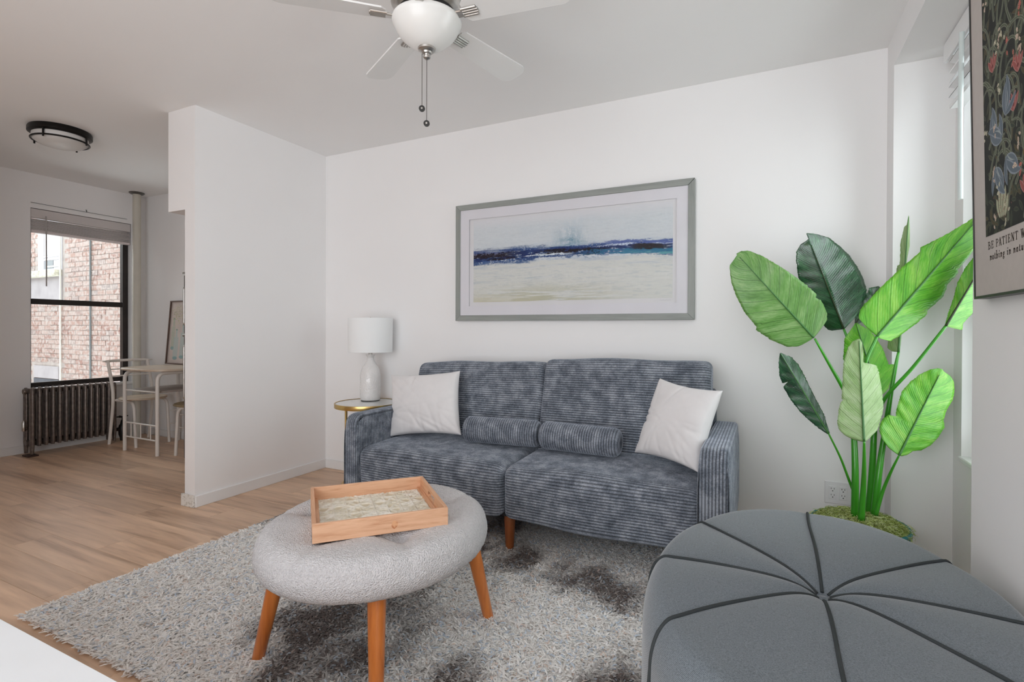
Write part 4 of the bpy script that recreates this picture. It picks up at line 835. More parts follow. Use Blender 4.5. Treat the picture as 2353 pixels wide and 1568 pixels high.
# lettering
def stroke(pts, w_, cap=0):
    """polyline stroke with its own width: returns quads in the 2D letter frame"""
    out = []; pts = [np.array(p, float) for p in pts]
    for a, b in zip(pts[:-1], pts[1:]):
        t = b-a; L_ = np.linalg.norm(t); t = t/(L_+1e-9); n_ = np.array([-t[1], t[0]])*w_/2; e = t*w_*.35
        out.append([a-n_-e, b-n_+e, b+n_+e, a+n_-e])
    return out
def arc(cx, cy, rx, ry, a0, a1, n=9): return [(cx+rx*math.cos(math.radians(a)), cy+ry*math.sin(math.radians(a))) for a in np.linspace(a0, a1, n)]
TK, TH, SF = .115, .05, .04
def srf(x, y, w_=.16): return stroke([(x-w_, y), (x+w_, y)], SF)
G = {
 'B': lambda: stroke([(.15, 0), (.15, 1)], TK)+stroke([(0, .025), (.4, .025)]+arc(.40, .27, .30, .245, -90, 90)+[(.15, .52)], .08)+stroke([(0, .975), (.35, .975)]+arc(.35, .75, .26, .225, 90, -90)+[(.15, .52)], .08),
 'E': lambda: stroke([(.15, 0), (.15, 1)], TK)+stroke([(0, .025), (.6, .025), (.64, .25)], .06)+stroke([(0, .975), (.56, .975), (.6, .78)], .06)+stroke([(.15, .52), (.45, .52)], .06)+stroke([(.45, .42), (.45, .62)], .05),
 'P': lambda: stroke([(.15, 0), (.15, 1)], TK)+srf(.15, .025)+stroke([(0, .975), (.38, .975)]+arc(.38, .73, .28, .245, 90, -90)+[(.15, .485)], .08),
 'A': lambda: stroke([(.08, 0), (.40, 1)], .06)+stroke([(.40, 1), (.70, 0)], .15)+stroke([(.18, .33), (.6, .33)], .05)+srf(.08, .025, .11)+srf(.70, .025, .13),
 'T': lambda: stroke([(.36, 0), (.36, 1)], TK)+stroke([(.0, .80), (.02, .975), (.70, .975), (.72, .80)], .06)+srf(.36, .025),
 'I': lambda: stroke([(.17, 0), (.17, 1)], TK)+srf(.17, .025)+srf(.17, .975),
 'N': lambda: stroke([(.13, 0), (.13, 1)], .06)+stroke([(.10, 1), (.66, 0)], .15)+stroke([(.68, 0), (.68, 1)], .06)+srf(.13, .025, .12)+srf(.05, .975, .08)+srf(.68, .975, .12),
 'W': lambda: stroke([(.08, 1), (.32, 0)], .15)+stroke([(.32, 0), (.52, .9)], .06)+stroke([(.48, 1), (.74, 0)], .15)+stroke([(.74, 0), (.98, 1)], .06)+srf(.08, .975, .13)+srf(.50, .975, .12)+srf(.98, .975, .12),
 'H': lambda: stroke([(.14, 0), (.14, 1)], TK)+stroke([(.66, 0), (.66, 1)], TK)+stroke([(.14, .5), (.66, .5)], .06)+srf(.14, .025)+srf(.66, .025)+srf(.14, .975)+srf(.66, .975),
 'n': lambda: stroke([(.02, .85), (.16, 1), (.06, 0)], .15)+stroke([(.10, .6), (.40, .98), (.52, .85), (.44, .12), (.58, .1)], .13),
 'o': lambda: stroke(arc(.30, .5, .24, .46, 0, 360, 15), .13),
 't': lambda: stroke([(.28, 1.35), (.12, .15), (.30, .06), (.38, .2)], .14)+stroke([(0, .95), (.42, .95)], .07),
 'h': lambda: stroke([(.0, 1.75), (.22, 1.82), (.06, 0)], .13)+stroke([(.10, .6), (.38, .98), (.52, .7), (.44, .12), (.2, .0)], .12),
 'i': lambda: stroke([(.04, .85), (.20, 1), (.10, .1), (.26, .12)], .14)+stroke([(.24, 1.42), (.27, 1.55)], .16),
 'g': lambda: stroke(arc(.32, .62, .19, .30, 0, 360, 13), .12)+stroke([(.45, .9), (.62, .98)], .09)+stroke([(.2, .3), (.12, .12), (.40, -.02), (.46, -.3), (.25, -.55), (.05, -.42), (.1, -.15), (.3, -.05)], .10),
 'a': lambda: stroke(arc(.26, .48, .20, .44, 20, 340, 13), .12)+stroke([(.52, 1), (.42, .12), (.58, .12)], .14),
 'u': lambda: stroke([(.05, .9), (.17, 1), (.08, .15), (.25, .03), (.45, .5)], .14)+stroke([(.52, 1), (.42, .1), (.58, .12)], .14),
 'r': lambda: stroke([(.02, .88), (.18, 1), (.08, 0)], .15)+stroke([(.12, .6), (.36, .98), (.48, .9)], .12),
 'e': lambda: stroke([(.1, .5), (.42, .62)]+arc(.28, .66, .16, .30, 0, 180, 7)+[(.08, .3), (.22, .04), (.44, .2)], .12)}
def letters(items, hcap, z, parts):
    """items: (character, y of its left side, width in metres)"""
    for chx, yl, wd in items:
        qs = G[chx](); mxx = max(p[0] for q in qs for p in q); 
        for q in qs:
            V = np.array([[PX(z+p[1]*hcap)+.0018, yl-p[0]/mxx*wd, z+p[1]*hcap] for p in q]); V2 = V.copy(); V2[:, 0] += .0004
            parts.append((np.vstack([V, V2]), [(0, 1, 2, 3), (7, 6, 5, 4), (0, 4, 5, 1), (1, 5, 6, 2), (2, 6, 7, 3), (3, 7, 4, 0)]))
def yof(x, y): return at(2255+x/19.6, y, 'x', .497)[1]
parts = []; up_ = [('B', 290, 390, 575), ('E', 430, 527, 572), ('P', 640, 735, 567), ('A', 765, 882, 564), ('T', 905, 1035, 560), ('I', 1070, 1125, 558), ('E', 1175, 1278, 556), ('N', 1330, 1450, 552), ('T', 1490, 1625, 549), ('W', 1760, 1935, 545)]
letters([(c, yof(a, y), yof(a, y)-yof(b, y)) for c, a, b, y in up_], .0182, 1.3225, parts)
lo_ = [('n', 355, 430, 601), ('o', 455, 525, 600), ('t', 550, 605, 598), ('h', 630, 705, 596), ('i', 742, 785, 595), ('n', 825, 895, 593), ('g', 925, 1010, 591), ('i', 1115, 1165, 588), ('n', 1208, 1282, 586), ('n', 1410, 1490, 582), ('a', 1530, 1612, 580), ('t', 1655, 1720, 577), ('u', 1765, 1845, 575), ('r', 1885, 1950, 573), ('e', 1985, 2050, 570)]
letters([(c, yof(a, y), yof(a, y)-yof(b, y)) for c, a, b, y in lo_], .0105, 1.2945, parts)
V, F = join(parts); fixn(mesh('lettering', V, F, plain('poster_ink', (.022, .014, .010), .8, spec=.1), pst))

# ------------------------------------------------------------------ outlet
op = thing('wall_outlet', (.332, YB, .292), 'white double wall outlet plate on the back wall beside the plant', 'outlet')
PLT = plain('outlet_plastic', (.78, .77, .78), .3)
box('cover_plate', .274, .390, YB-.006, YB, .2365, .3495, PLT, op, .0025)
for xc in (.309, .355):
    rc = box('receptacle', xc-.0165, xc+.0165, YB-.0085, YB-.005, .26, .326, PLT, op, .001)
    V, F = join([bxg(xc+dx-w_/2, xc+dx+w_/2, YB-.0089, YB-.008, zc+z0, zc+z1) for zc in (.277, .309) for dx, w_, z0, z1 in ((-.0065, .0022, .001, .009), (.0065, .0022, .001, .008), (0, .005, -.009, -.0045))])
    fixn(mesh('slots', V, F, BLACKM, rc))

# ================================================================== plant
pcx, pcy = .372, 2.715
pl = thing('potted_plant', (pcx, pcy, 0), 'tall artificial bird of paradise plant with mossy teal pot by the window', 'plant')
TEAL = plain('teal_glaze', (.02, .20, .22), .25, coat=.3, var=.06)
lathe('pot', [(0, .0), (.115, .0), (.125, .01), (.158, .14), (.182, .235), (.187, .255), (.188, .272), (.182, .280), (.176, .276), (.174, .258), (.16, .235), (0, .232)], (pcx, pcy, 0), TEAL, pl, 56)
# moss: thousands of curled threads
MOSS = vcol('dry_moss', .9, spec=.1)
NM = 6500; parts = []; Vm = []; Fm = []; Cm = []; r7 = np.random.default_rng(4)
lathe('soil', [(.172, .250), (.14, .280), (.08, .30), (0, .306)], (pcx, pcy, 0), plain('soil', (.10, .09, .04), .95, var=.3, vs=40), pl, 32)
rr_ = .184*np.sqrt(r7.random(NM)); aa_ = r7.uniform(0, 2*PI, NM); zz_ = .256+.062*(1-(rr_/.195)**2)
seg = 5
for i in range(NM):
    p = np.array([pcx+rr_[i]*math.cos(aa_[i]), pcy+rr_[i]*math.sin(aa_[i]), zz_[i]]); th = r7.uniform(0, 2*PI); el = r7.uniform(-.1, .9); cv = r7.normal(0, .9); L_ = r7.uniform(.004, .0085); pts = [p]
    for k in range(seg): p = p+L_*np.array([math.cos(th)*math.cos(el), math.sin(th)*math.cos(el), math.sin(el)]); th += cv; el -= .35; pts.append(p)
    P = np.array(pts); w_ = r7.uniform(.0007, .0014); sd = np.array([math.sin(th), -math.cos(th), .3])*w_; upv = np.array([0, 0, w_*1.2]); b0 = len(Vm)*0+sum(0 for _ in ())
    Vm.append(np.concatenate([P-sd, P+sd, P+upv])); c = np.array([(.58, .66, .24), (.45, .54, .15), (.74, .80, .42), (.30, .35, .09)][r7.integers(0, 4)])*r7.uniform(.75, 1.15); Cm.append(np.tile(c, (3*(seg+1), 1)))
n_ = seg+1; one = np.array([[a*n_+k, a*n_+k+1, ((a+1) % 3)*n_+k+1, ((a+1) % 3)*n_+k] for a in range(3) for k in range(seg)])
Fm = ((np.arange(NM)*3*n_)[:, None, None]+one[None]).reshape(-1, 4)
o = mesh('moss', np.concatenate(Vm), Fm, MOSS, pl, True, colors=np.concatenate(Cm)); o['kind'] = 'stuff'
def leafmat(name, a, b, c, rough=.35, tr=.25, coat=.15):
    s = NT(name); uvn = s.n('ShaderNodeUVMap'); sp = s.n('ShaderNodeSeparateXYZ'); s.l(uvn.outputs[0], sp.inputs[0])
    ab = s.n('ShaderNodeMath', operation='ABSOLUTE'); s.l(sp.outputs[1], ab.inputs[0])
    m1 = s.n('ShaderNodeMath', operation='MULTIPLY_ADD'); m1.inputs[1].default_value = -.22; s.l(ab.outputs[0], m1.inputs[0]); s.l(sp.outputs[0], m1.inputs[2])
    cbx = s.n('ShaderNodeCombineXYZ'); s.l(m1.outputs[0], cbx.inputs[0])
    sc = s.n('ShaderNodeMath', operation='MULTIPLY'); sc.inputs[1].default_value = .10; s.l(sp.outputs[1], sc.inputs[0]); s.l(sc.outputs[0], cbx.inputs[1])
    n1 = s.n('ShaderNodeTexNoise', _Scale=55, _Detail=3, _Roughness=.6); s.l(cbx.outputs[0], n1.inputs['Vector'])
    n2 = s.n('ShaderNodeTexNoise', _Scale=9, _Detail=3); s.l(cbx.outputs[0], n2.inputs['Vector'])
    ad = s.n('ShaderNodeMath', operation='MULTIPLY_ADD'); ad.inputs[1].default_value = .8; s.l(n2.outputs[0], ad.inputs[0]); ml = s.n('ShaderNodeMath', operation='MULTIPLY'); ml.inputs[1].default_value = .45; s.l(n1.outputs[0], ml.inputs[0]); s.l(ml.outputs[0], ad.inputs[2])
    cr = s.ramp(ad.outputs[0], [(.42, a), (.62, b), (.82, c)])
    fq = s.n('ShaderNodeMath', operation='MULTIPLY'); fq.inputs[1].default_value = 8.5; s.l(m1.outputs[0], fq.inputs[0]); fr_ = s.n('ShaderNodeMath', operation='FRACT'); s.l(fq.outputs[0], fr_.inputs[0])
    gt = s.n('ShaderNodeMapRange'); gt.inputs[1].default_value = .0; gt.inputs[2].default_value = .07; gt.inputs[3].default_value = 1; gt.inputs[4].default_value = 0; s.l(fr_.outputs[0], gt.inputs[0])
    vm = s.n('ShaderNodeMixRGB'); vm.inputs[2].default_value = (*[x*.45 for x in a], 1); s.l(gt.outputs[0], vm.inputs[0]); s.l(cr, vm.inputs[1]); cr = vm.outputs[0]
    s.l(cr, s.b.inputs['Base Color']); s.b.inputs['Roughness'].default_value = rough; s.b.inputs['Coat Weight'].default_value = coat; s.b.inputs['Coat Roughness'].default_value = .25
    wv_ = s.n('ShaderNodeMath', operation='SINE'); mu = s.n('ShaderNodeMath', operation='MULTIPLY'); mu.inputs[1].default_value = 260; s.l(m1.outputs[0], mu.inputs[0]); s.l(mu.outputs[0], wv_.inputs[0])
    hh = s.n('ShaderNodeMath', operation='MULTIPLY_ADD'); hh.inputs[1].default_value = .25; s.l(wv_.outputs[0], hh.inputs[0]); s.l(n1.outputs[0], hh.inputs[2]); s.bump(hh.outputs[0], .30, .003)
    tl = s.n('ShaderNodeBsdfTranslucent'); s.l(cr, tl.inputs[0]); mxs = s.n('ShaderNodeMixShader'); mxs.inputs[0].default_value = tr
    s.l(s.b.outputs[0], mxs.inputs[1]); s.l(tl.outputs[0], mxs.inputs[2]); s.l(mxs.outputs[0], s.out.inputs[0]); return s.m
LB = leafmat('leaf_bright', (.07, .36, .015), (.16, .52, .035), (.34, .66, .10), tr=.3)
LM = leafmat('leaf_mid', (.09, .25, .04), (.17, .38, .09), (.32, .52, .20))
LD = leafmat('leaf_dark', (.006, .030, .014), (.016, .075, .030), (.05, .17, .07), .16, .06, .9)
LP = leafmat('leaf_pale', (.26, .42, .15), (.38, .54, .24), (.52, .64, .38), .5, .3, .05)
STEM = plain('stem_green', (.045, .30, .015), .3, var=.15, vs=12, coat=.2, scale=(1, 1, .2)); RIB = plain('midrib_green', (.05, .17, .04), .4, var=.1); RIBD = plain('midrib_dark', (.03, .05, .015), .5)
def z6(x, y): return 1640+x/1.959, 480+y/1.959
def leaf(bx, by, bd, tx, ty, td, L_, R__, m, fl=.0006, frr=.0006, bow=0., rib=RIB, nu=90, nv=9, sd=0, back=False):
    (b0, b1), (t0, t1) = z6(bx, by), z6(tx, ty); B = np.array([b0, b1]); T_ = np.array([t0, t1]); dr = T_-B; Ln = np.linalg.norm(dr); dr /= Ln; nl = np.array([dr[1], -dr[0]])   # left side when looking from base to tip
    us = np.unique(np.r_[np.linspace(0, 1, nu)]); rg = np.random.default_rng(sd)
    umax = max(L_[-1][0], R__[-1][0], 1.0); V = []; UV = []
    ue = np.linspace(0, umax, nu)
    wl = np.interp(ue, [p[0] for p in L_], [p[1]/1.959 for p in L_]); wr = np.interp(ue, [p[0] for p in R__], [p[1]/1.959 for p in R__])
    wl += rg.normal(0, .5, nu)*(wl > 8); wr += rg.normal(0, .5, nu)*(wr > 8)
    for i, u in enumerate(ue):
        for j in range(-nv, nv+1):
            f_ = j/nv; wd = (wl[i] if f_ < 0 else wr[i])*abs(f_)
            ush = 0.0
            p = B+dr*Ln*u+(nl if f_ < 0 else -nl)*wd
            fo = fl if f_ < 0 else frr
            dep = bd+(td-bd)*u+bow*4*u*(1-min(u, 1))+fo*wd+.0016*math.sin(u*46-abs(f_)*5+sd)*abs(f_)+.004*math.sin(u*13+sd*2+(2 if f_ < 0 else 0))*abs(f_)**2
            V.append(atd(p[0], p[1], dep)); UV.append((u*1.0, f_))
    w2 = 2*nv+1; o = mesh('leaf', V, gridf(nu, w2), m, pl, True, uv=UV)
    md = o.modifiers.new('s', 'SOLIDIFY'); md.thickness = .0012; md.offset = 0
    us = np.linspace(0, min(.99, umax), 30); mid = [atd(*(B+dr*Ln*u), bd+(td-bd)*u+bow*4*u*(1-min(u, 1))-.002) for u in us]
    V, F = tubeg(mid, .0042*(1-us*.85)+.0006, 8); fixn(mesh('midrib', V, F, rib, o, True))
    return atd(b0, b1, bd)
d0 = pcx*Fv[0]+pcy*Fv[1]                                                 # depth of the plant's middle
def stem(pts, r0, r1, name='stem', m=STEM):
    P = smoothpath([atd(*z6(x, y), d) for x, y, d in pts], 30); V, F = tubeg(P, np.linspace(r0, r1, len(P)), 12); fixn(mesh(name, V, F, m, pl, True))
# (first list: widths on the left of the midrib looking from base to tip; second: on its right; crop pixels)
leaf(450, 580, 2.30, 115, 215, 2.36, [(0, 12), (.03, 75), (.1, 116), (.25, 150), (.41, 168), (.42, 158), (.6, 152), (.75, 132), (.88, 104), (.96, 76), (1.0, 58), (1.02, 2)], [(0, 12), (.03, 95), (.08, 119), (.2, 138), (.26, 128), (.27, 142), (.4, 136), (.55, 122), (.7, 103), (.85, 80), (.98, 50), (1.03, 20), (1.035, 2)], LM, .0005, -.0004, -.03, sd=1)
leaf(585, 540, 2.44, 438, 160, 2.40, [(0, 8), (.03, 60), (.08, 73), (.2, 92), (.42, 101), (.6, 108), (.74, 105), (.9, 88), (.98, 74), (1.04, 45), (1.06, 2)], [(0, 8), (.04, 44), (.1, 90), (.2, 125), (.3, 159), (.46, 164), (.6, 156), (.74, 142), (.88, 115), (1.0, 85), (1.1, 30), (1.13, 2)], LD, .0008, .0006, -.02, RIBD, sd=2)
leaf(735, 575, 2.14, 1215, 15, 1.97, [(0, 60), (.01, 117), (.06, 138), (.23, 132), (.42, 118), (.56, 100), (.585, 112), (.6, 108), (.75, 62), (.88, 30), (1, 2)], [(0, 12), (.03, 60), (.1, 77), (.18, 90), (.3, 108), (.31, 96), (.45, 108), (.5, 96), (.51, 88), (.62, 92), (.63, 80), (.76, 80), (.9, 55), (1, 2)], LB, .0004, .0007, .03, sd=3)
leaf(1045, 528, 2.06, 1265, 160, 1.95, [(0, 5), (.1, 18), (.3, 36), (.45, 55), (.62, 60), (.8, 50), (1, 2)], [(0, 5), (.02, 35), (.05, 72), (.12, 60), (.27, 74), (.5, 80), (.75, 60), (1, 2)], LB, .0010, .0012, .0, RIBD, sd=4)
leaf(1060, 500, 2.09, 1290, 190, 2.00, [(0, 5), (.3, 10), (1, 2)], [(0, 5), (.15, 60), (.4, 95), (.7, 85), (1, 2)], LD, .0004, .0010, .0, RIBD, sd=14)
leaf(517, 1012, 2.22, 300, 650, 2.28, [(0, 6), (.08, 22), (.19, 40), (.35, 60), (.52, 69), (.68, 66), (.695, 34), (.71, 62), (.8, 56), (.92, 30), (1, 3)], [(0, 6), (.08, 14), (.19, 26), (.35, 30), (.52, 34), (.7, 42), (.8, 43), (.9, 34), (1, 3)], LD, .0012, .0014, .01, RIB, sd=5)
leaf(677, 1048, 2.12, 655, 590, 2.10, [(0, 8), (.02, 45), (.07, 85), (.13, 112), (.21, 116), (.32, 108), (.40, 96), (.415, 84), (.43, 92), (.6, 84), (.78, 76), (.93, 52), (.99, 28), (1.01, 2)], [(0, 8), (.03, 25), (.1, 60), (.19, 78), (.32, 94), (.45, 92), (.54, 88), (.68, 80), (.745, 70), (.76, 44), (.775, 14), (.88, 16), (.97, 12), (1.01, 2)], LP, .0005, .0005, .02, sd=6)
leaf(835, 1110, 2.16, 1018, 745, 2.12, [(0, 10), (.02, 60), (.08, 102), (.14, 129), (.22, 142), (.28, 140), (.35, 124), (.365, 88), (.38, 96), (.44, 104), (.64, 118), (.78, 104), (.9, 80), (1.0, 48), (1.05, 18), (1.06, 2)], [(0, 10), (.04, 30), (.11, 49), (.16, 80), (.26, 108), (.38, 122), (.5, 126), (.56, 108), (.68, 99), (.8, 104), (.9, 94), (1.0, 70), (1.04, 40), (1.05, 2)], LB, .0003, .0006, .02, sd=7)
leaf(745, 845, 2.36, 640, 515, 2.34, [(0, 10), (.1, 70), (.3, 100), (.6, 104), (.85, 70), (1, 3)], [(0, 10), (.05, 47), (.2, 85), (.34, 108), (.36, 84), (.6, 80), (.85, 52), (1, 3)], LB, .0008, .0008, .0, sd=8)
leaf(640, 520, 2.50, 745, 350, 2.44, [(0, 6), (.3, 40), (.6, 44), (.75, 30), (.85, 36), (1, 3)], [(0, 6), (.3, 35), (.7, 38), (1, 3)], LD, .0008, .0008, .0, RIBD, sd=9)
leaf(832, 645, 2.24, 878, 32, 2.17, [(0, 30), (.02, 52), (.1, 48), (.3, 40), (.5, 38), (.63, 36), (.64, 24), (.8, 28), (.92, 16), (.93, 6), (1, 1)], [(0, 5), (.1, 8), (.4, 8), (.6, 2), (.7, 8), (.78, 14), (.9, 9), (1, 1)], LP, .0022, .002, .0, sd=10)
# trunks and petioles
stem([(635, 1400, d0-.02), (637, 1200, d0-.02), (632, 1035, d0), (625, 900, d0+.02), (580, 805, 2.31), (520, 700, 2.31), (455, 585, 2.30)], .0155, .0045)
stem([(664, 1402, 2.21), (674, 1250, 2.20), (677, 1150, 2.16), (677, 1048, 2.12)], .0135, .0042)
stem([(697, 1395, d0+.02), (712, 1200, d0+.02), (722, 1000, d0+.02), (730, 860, 2.34), (742, 840, 2.36)], .0165, .007)
stem([(722, 1390, d0-.02), (742, 1200, d0-.02), (765, 1040, d0), (790, 880, 2.26), (815, 730, 2.25), (832, 645, 2.24)], .0155, .0052)
stem([(730, 1378, 2.23), (762, 1270, 2.22), (800, 1180, 2.19), (835, 1110, 2.16)], .0085, .0036)
stem([(640, 1300, d0), (612, 1230, 2.27), (570, 1120, 2.24), (517, 1012, 2.22)], .0065, .0034)
stem([(728, 960, d0+.01), (770, 855, 2.24), (900, 710, 2.15), (1045, 528, 2.06)], .0085, .0055)
stem([(700, 1000, d0), (690, 850, 2.22), (680, 710, 2.17), (735, 575, 2.14)], .0095, .006)
stem([(640, 900, d0+.06), (625, 700, 2.40), (610, 610, 2.42), (585, 540, 2.44)], .0085, .005)
stem([(690, 800, d0+.06), (660, 640, 2.42), (640, 520, 2.50)], .006, .004)

# ================================================================== ottoman (tufted pouf)
OX, OY, OA, OB, OZ = .121, 1.384, .392, .592, .541
CA = np.arange(8)*PI/4
def orad(th): return 1/np.sqrt((np.cos(th)/OA)**2+(np.sin(th)/OB)**2)
POUF = NT('charcoal_twill'); v = POUF.coord(); nf = POUF.noise(v, 420, 2); wv1 = POUF.n('ShaderNodeTexWave', _Scale=160, _Distortion=1.0, bands_direction='DIAGONAL'); POUF.l(v, wv1.inputs['Vector'])
ma = POUF.n('ShaderNodeMath', operation='MULTIPLY_ADD'); ma.inputs[1].default_value = .4; POUF.l(wv1.outputs['Fac'], ma.inputs[0]); POUF.l(nf, ma.inputs[2])
POUF.l(POUF.ramp(ma.outputs[0], [(.42, (.075, .090, .102)), (.85, (.185, .212, .235))]), POUF.b.inputs['Base Color']); POUF.b.inputs['Roughness'].default_value = .9; POUF.b.inputs['Sheen Weight'].default_value = .35; POUF.b.inputs['Sheen Roughness'].default_value = .4; POUF.b.inputs['Specular IOR Level'].default_value = .15
POUF.bump(ma.outputs[0], .3, .001)
pouf = thing('pouf', (OX, OY, 0), 'large round charcoal fabric pouf with radiating piped seams in the foreground', 'ottoman')
def pouf_top(r, th):
    """height of the top skin at radius fraction r (0..1), th in radians"""
    g = np.abs(np.sin(4*th))**.7; rim = .885; u = np.clip((r-rim)/(1-rim), 0, 1)
    z = OZ-.012*r**3-.092*(1-np.sqrt(1-u*u))
    z = z-.034*np.exp(-(r/.10)**1.3)-.010*np.exp(-(r/.35)**2)
    return z+.009*(g-.5)*np.clip(r/.12, 0, 1)*np.clip((1-r)/.2+.25, 0, 1)
nt = 208; th = np.arange(nt)*2*PI/nt; rs = np.r_[np.linspace(.012, .885, 46), .885+.115*np.sin(np.linspace(0, PI/2, 22))[1:]]
V = []; ro = orad(th)
for r in rs: V.append(np.column_stack([OX+ro*r*np.cos(th), OY+ro*r*np.sin(th), pouf_top(np.full(nt, r), th)]))
zed = OZ-.104
F = [tuple(f) for f in gridf(len(rs), nt, False, True)]+[tuple(range(nt))]
fixn(mesh('top_cushion', np.concatenate(V), F, POUF.m, pouf, True))
V = []
for k_, z_ in ((.999, zed+.012), (1.0, zed), (1.004, .3), (1.002, .12), (.99, .05), (.96, .03)): V.append(np.column_stack([OX+ro*k_*np.cos(th), OY+ro*k_*np.sin(th), np.full(nt, z_)]))
F = [tuple(f) for f in gridf(6, nt, False, True)]+[tuple(range(5*nt, 6*nt))]
fixn(mesh('side_panel', np.concatenate(V), F, POUF.m, pouf, True, auto=50))
CORD = plain('dark_piping', (.026, .032, .034), .8, var=.1)
for k in range(8):
    a = CA[k]; pts = []; ra = float(orad(a))
    for r in np.r_[np.linspace(.035, .88, 24), .885+.115*np.sin(np.linspace(0, PI/2, 10))[1:]]:
        z = float(pouf_top(np.array([r]), np.array([a]))[0]); wb = .003*math.sin(r*9+k)*r
        pts.append((OX+(ra*r+.002*(r > .95))*math.cos(a)-wb*math.sin(a), OY+(ra*r+.002*(r > .95))*math.sin(a)+wb*math.cos(a), z+.0022))
    pts += [(OX+(ra+.0035)*math.cos(a), OY+(ra+.0035)*math.sin(a), z_) for z_ in (.40, .25, .08)]
    tube('piping', pts, .0040, CORD, pouf, 8)
# curved seams where each top panel meets the side
for k in range(8):
    aa = np.linspace(CA[k]+.02, CA[k]+PI/4-.02, 24); q_ = np.sin(np.linspace(0, PI, 24)); rr_s = orad(aa)*(1.0+.004)
    tube('side_seam', np.column_stack([OX+rr_s*np.cos(aa), OY+rr_s*np.sin(aa), .20+.20*(1-q_)**1.0*1.0]), .0013, CORD, pouf, 5)
lathe('button', [(0, OZ-.056), (.014, OZ-.055), (.018, OZ-.046), (.013, OZ-.038), (0, OZ-.035)], (OX, OY, 0), POUF.m, pouf, 24)
for sx, sy in ((-1, -1), (1, -1), (1, 1), (-1, 1)): tube('foot', [(OX+.24*sx, OY+.24*sy, 0.0), (OX+.24*sx, OY+.24*sy, .035)], .022, BLACKM, pouf, 16)

# ================================================================== boucle stool
SX, SY, SA, SB, STh, SZ, SE, ST = -1.209, 1.418, .416, .370, 1.6735, .476, .059, .122
BOU = NT('white_boucle'); v = BOU.coord(); vo = BOU.n('ShaderNodeTexVoronoi', _Scale=230); BOU.l(v, vo.inputs['Vector']); nn2 = BOU.noise(v, 130, 4, .7)
sb_ = BOU.n('ShaderNodeMath', operation='MULTIPLY_ADD'); sb_.inputs[1].default_value = -1.0; BOU.l(vo.outputs['Distance'], sb_.inputs[0]); BOU.l(nn2, sb_.inputs[2])
BOU.l(BOU.ramp(nn2, [(.3, (.56, .545, .555)), (.7, (.70, .685, .69))]), BOU.b.inputs['Base Color']); BOU.b.inputs['Roughness'].default_value = .95; BOU.b.inputs['Specular IOR Level'].default_value = .1; BOU.bump(sb_.outputs[0], .9, .004)
stool = thing('coffee_stool', (SX, SY, 0), 'oval white boucle ottoman with orange wooden legs holding the tray', 'ottoman')
tuf = [(-.13, -.165), (.22, -.14), (-.20, .02), (-.05, .24), (.20, .15), (.03, -.01)]
nt = 200; th = np.arange(nt)*2*PI/nt; V = []
def spt(sc, z, off=0): 
    x = (SA+off)*np.cos(th)*sc; y = (SB+off)*np.sin(th)*sc; return x, y
prof = [(r, None) for r in np.linspace(.03, .84, 40)]
rows = []
for r in np.linspace(.02, 1, 52):
    rr2 = math.sin(r*PI/2) if False else r
    x, y = SA*rr2*np.cos(th), SB*rr2*np.sin(th)
    eF = SE/.39; z = SZ-.000-(SE*(1-np.sqrt(np.clip(1-((rr2-(1-eF))/eF)**2, 0, 1))) if rr2 > 1-eF else 0)
    z = z+np.zeros(nt)+.010*(1-rr2**2)
    for (a, b) in tuf:
        dd = np.hypot(x-a, y-b); z -= .022*np.exp(-(dd/.026)**2)+.020*np.exp(-(dd/.070)**2)
    for (a, b), (c, d) in ((tuf[0], tuf[5]), (tuf[1], tuf[5]), (tuf[2], tuf[5]), (tuf[3], tuf[5]), (tuf[4], tuf[5]), (tuf[0], (-.26, -.29)), (tuf[1], (.38, -.22)), (tuf[2], (-.40, .02)), (tuf[3], (-.12, .36)), (tuf[4], (.34, .26)), (tuf[0], tuf[2]), (tuf[1], tuf[4])):
        L2 = (c-a)**2+(d-b)**2; t_ = np.clip(((x-a)*(c-a)+(y-b)*(d-b))/L2, 0, 1); dd = np.hypot(x-a-t_*(c-a), y-b-t_*(d-b)); z -= .007*np.exp(-(dd/.018)**2)
    rows.append((x, y, z))
rows.append((SA*1.002*np.cos(th), SB*1.002*np.sin(th), np.full(nt, SZ-SE-.006)))
for a in np.linspace(0, PI/2, 8): rows.append(((SA-SE*.8*(1-math.cos(a)))*np.cos(th), (SB-SE*.8*(1-math.cos(a)))*np.sin(th), np.full(nt, SZ-ST+SE*.8*(1-math.sin(a)))))
rows.append((.1*np.cos(th), .1*np.sin(th), np.full(nt, SZ-ST)))
jit = np.random.default_rng(3)
for x, y, z in rows:
    jx = jit.normal(0, .0007, (3, nt)); c, s_ = math.cos(STh), math.sin(STh); V.append(np.column_stack([SX+x*c-y*s_+jx[0], SY+x*s_+y*c+jx[1], z+jx[2]]))
F = [tuple(f) for f in gridf(len(rows), nt, False, True)]+[tuple(range(nt)), tuple(range((len(rows)-1)*nt, len(rows)*nt))]
fixn(mesh('cushion', np.concatenate(V), F, BOU.m, stool, True))
lathe('underframe', [(0, SZ-ST-.02), (.25, SZ-ST-.02), (.25, SZ-ST+.01), (0, SZ-ST+.01)], (SX, SY, 0), BLACKM, stool, 32)
for (fx, fy) in ((-1.518, 1.178), (-.949, 1.742), (-.985, 1.145), (-1.46, 1.69)):
    tp = np.array([SX+(fx-SX)*.80, SY+(fy-SY)*.80, SZ-ST+.015]); bt2 = np.array([fx, fy, .012]); P = [tp, tp*.5+bt2*.5, bt2*.985+tp*.015, bt2]
    V, F = tubeg(P, [.0285, .0240, .0195, .0165], 20); fixn(mesh('leg', V, F, ORANGE, stool, True, auto=60))

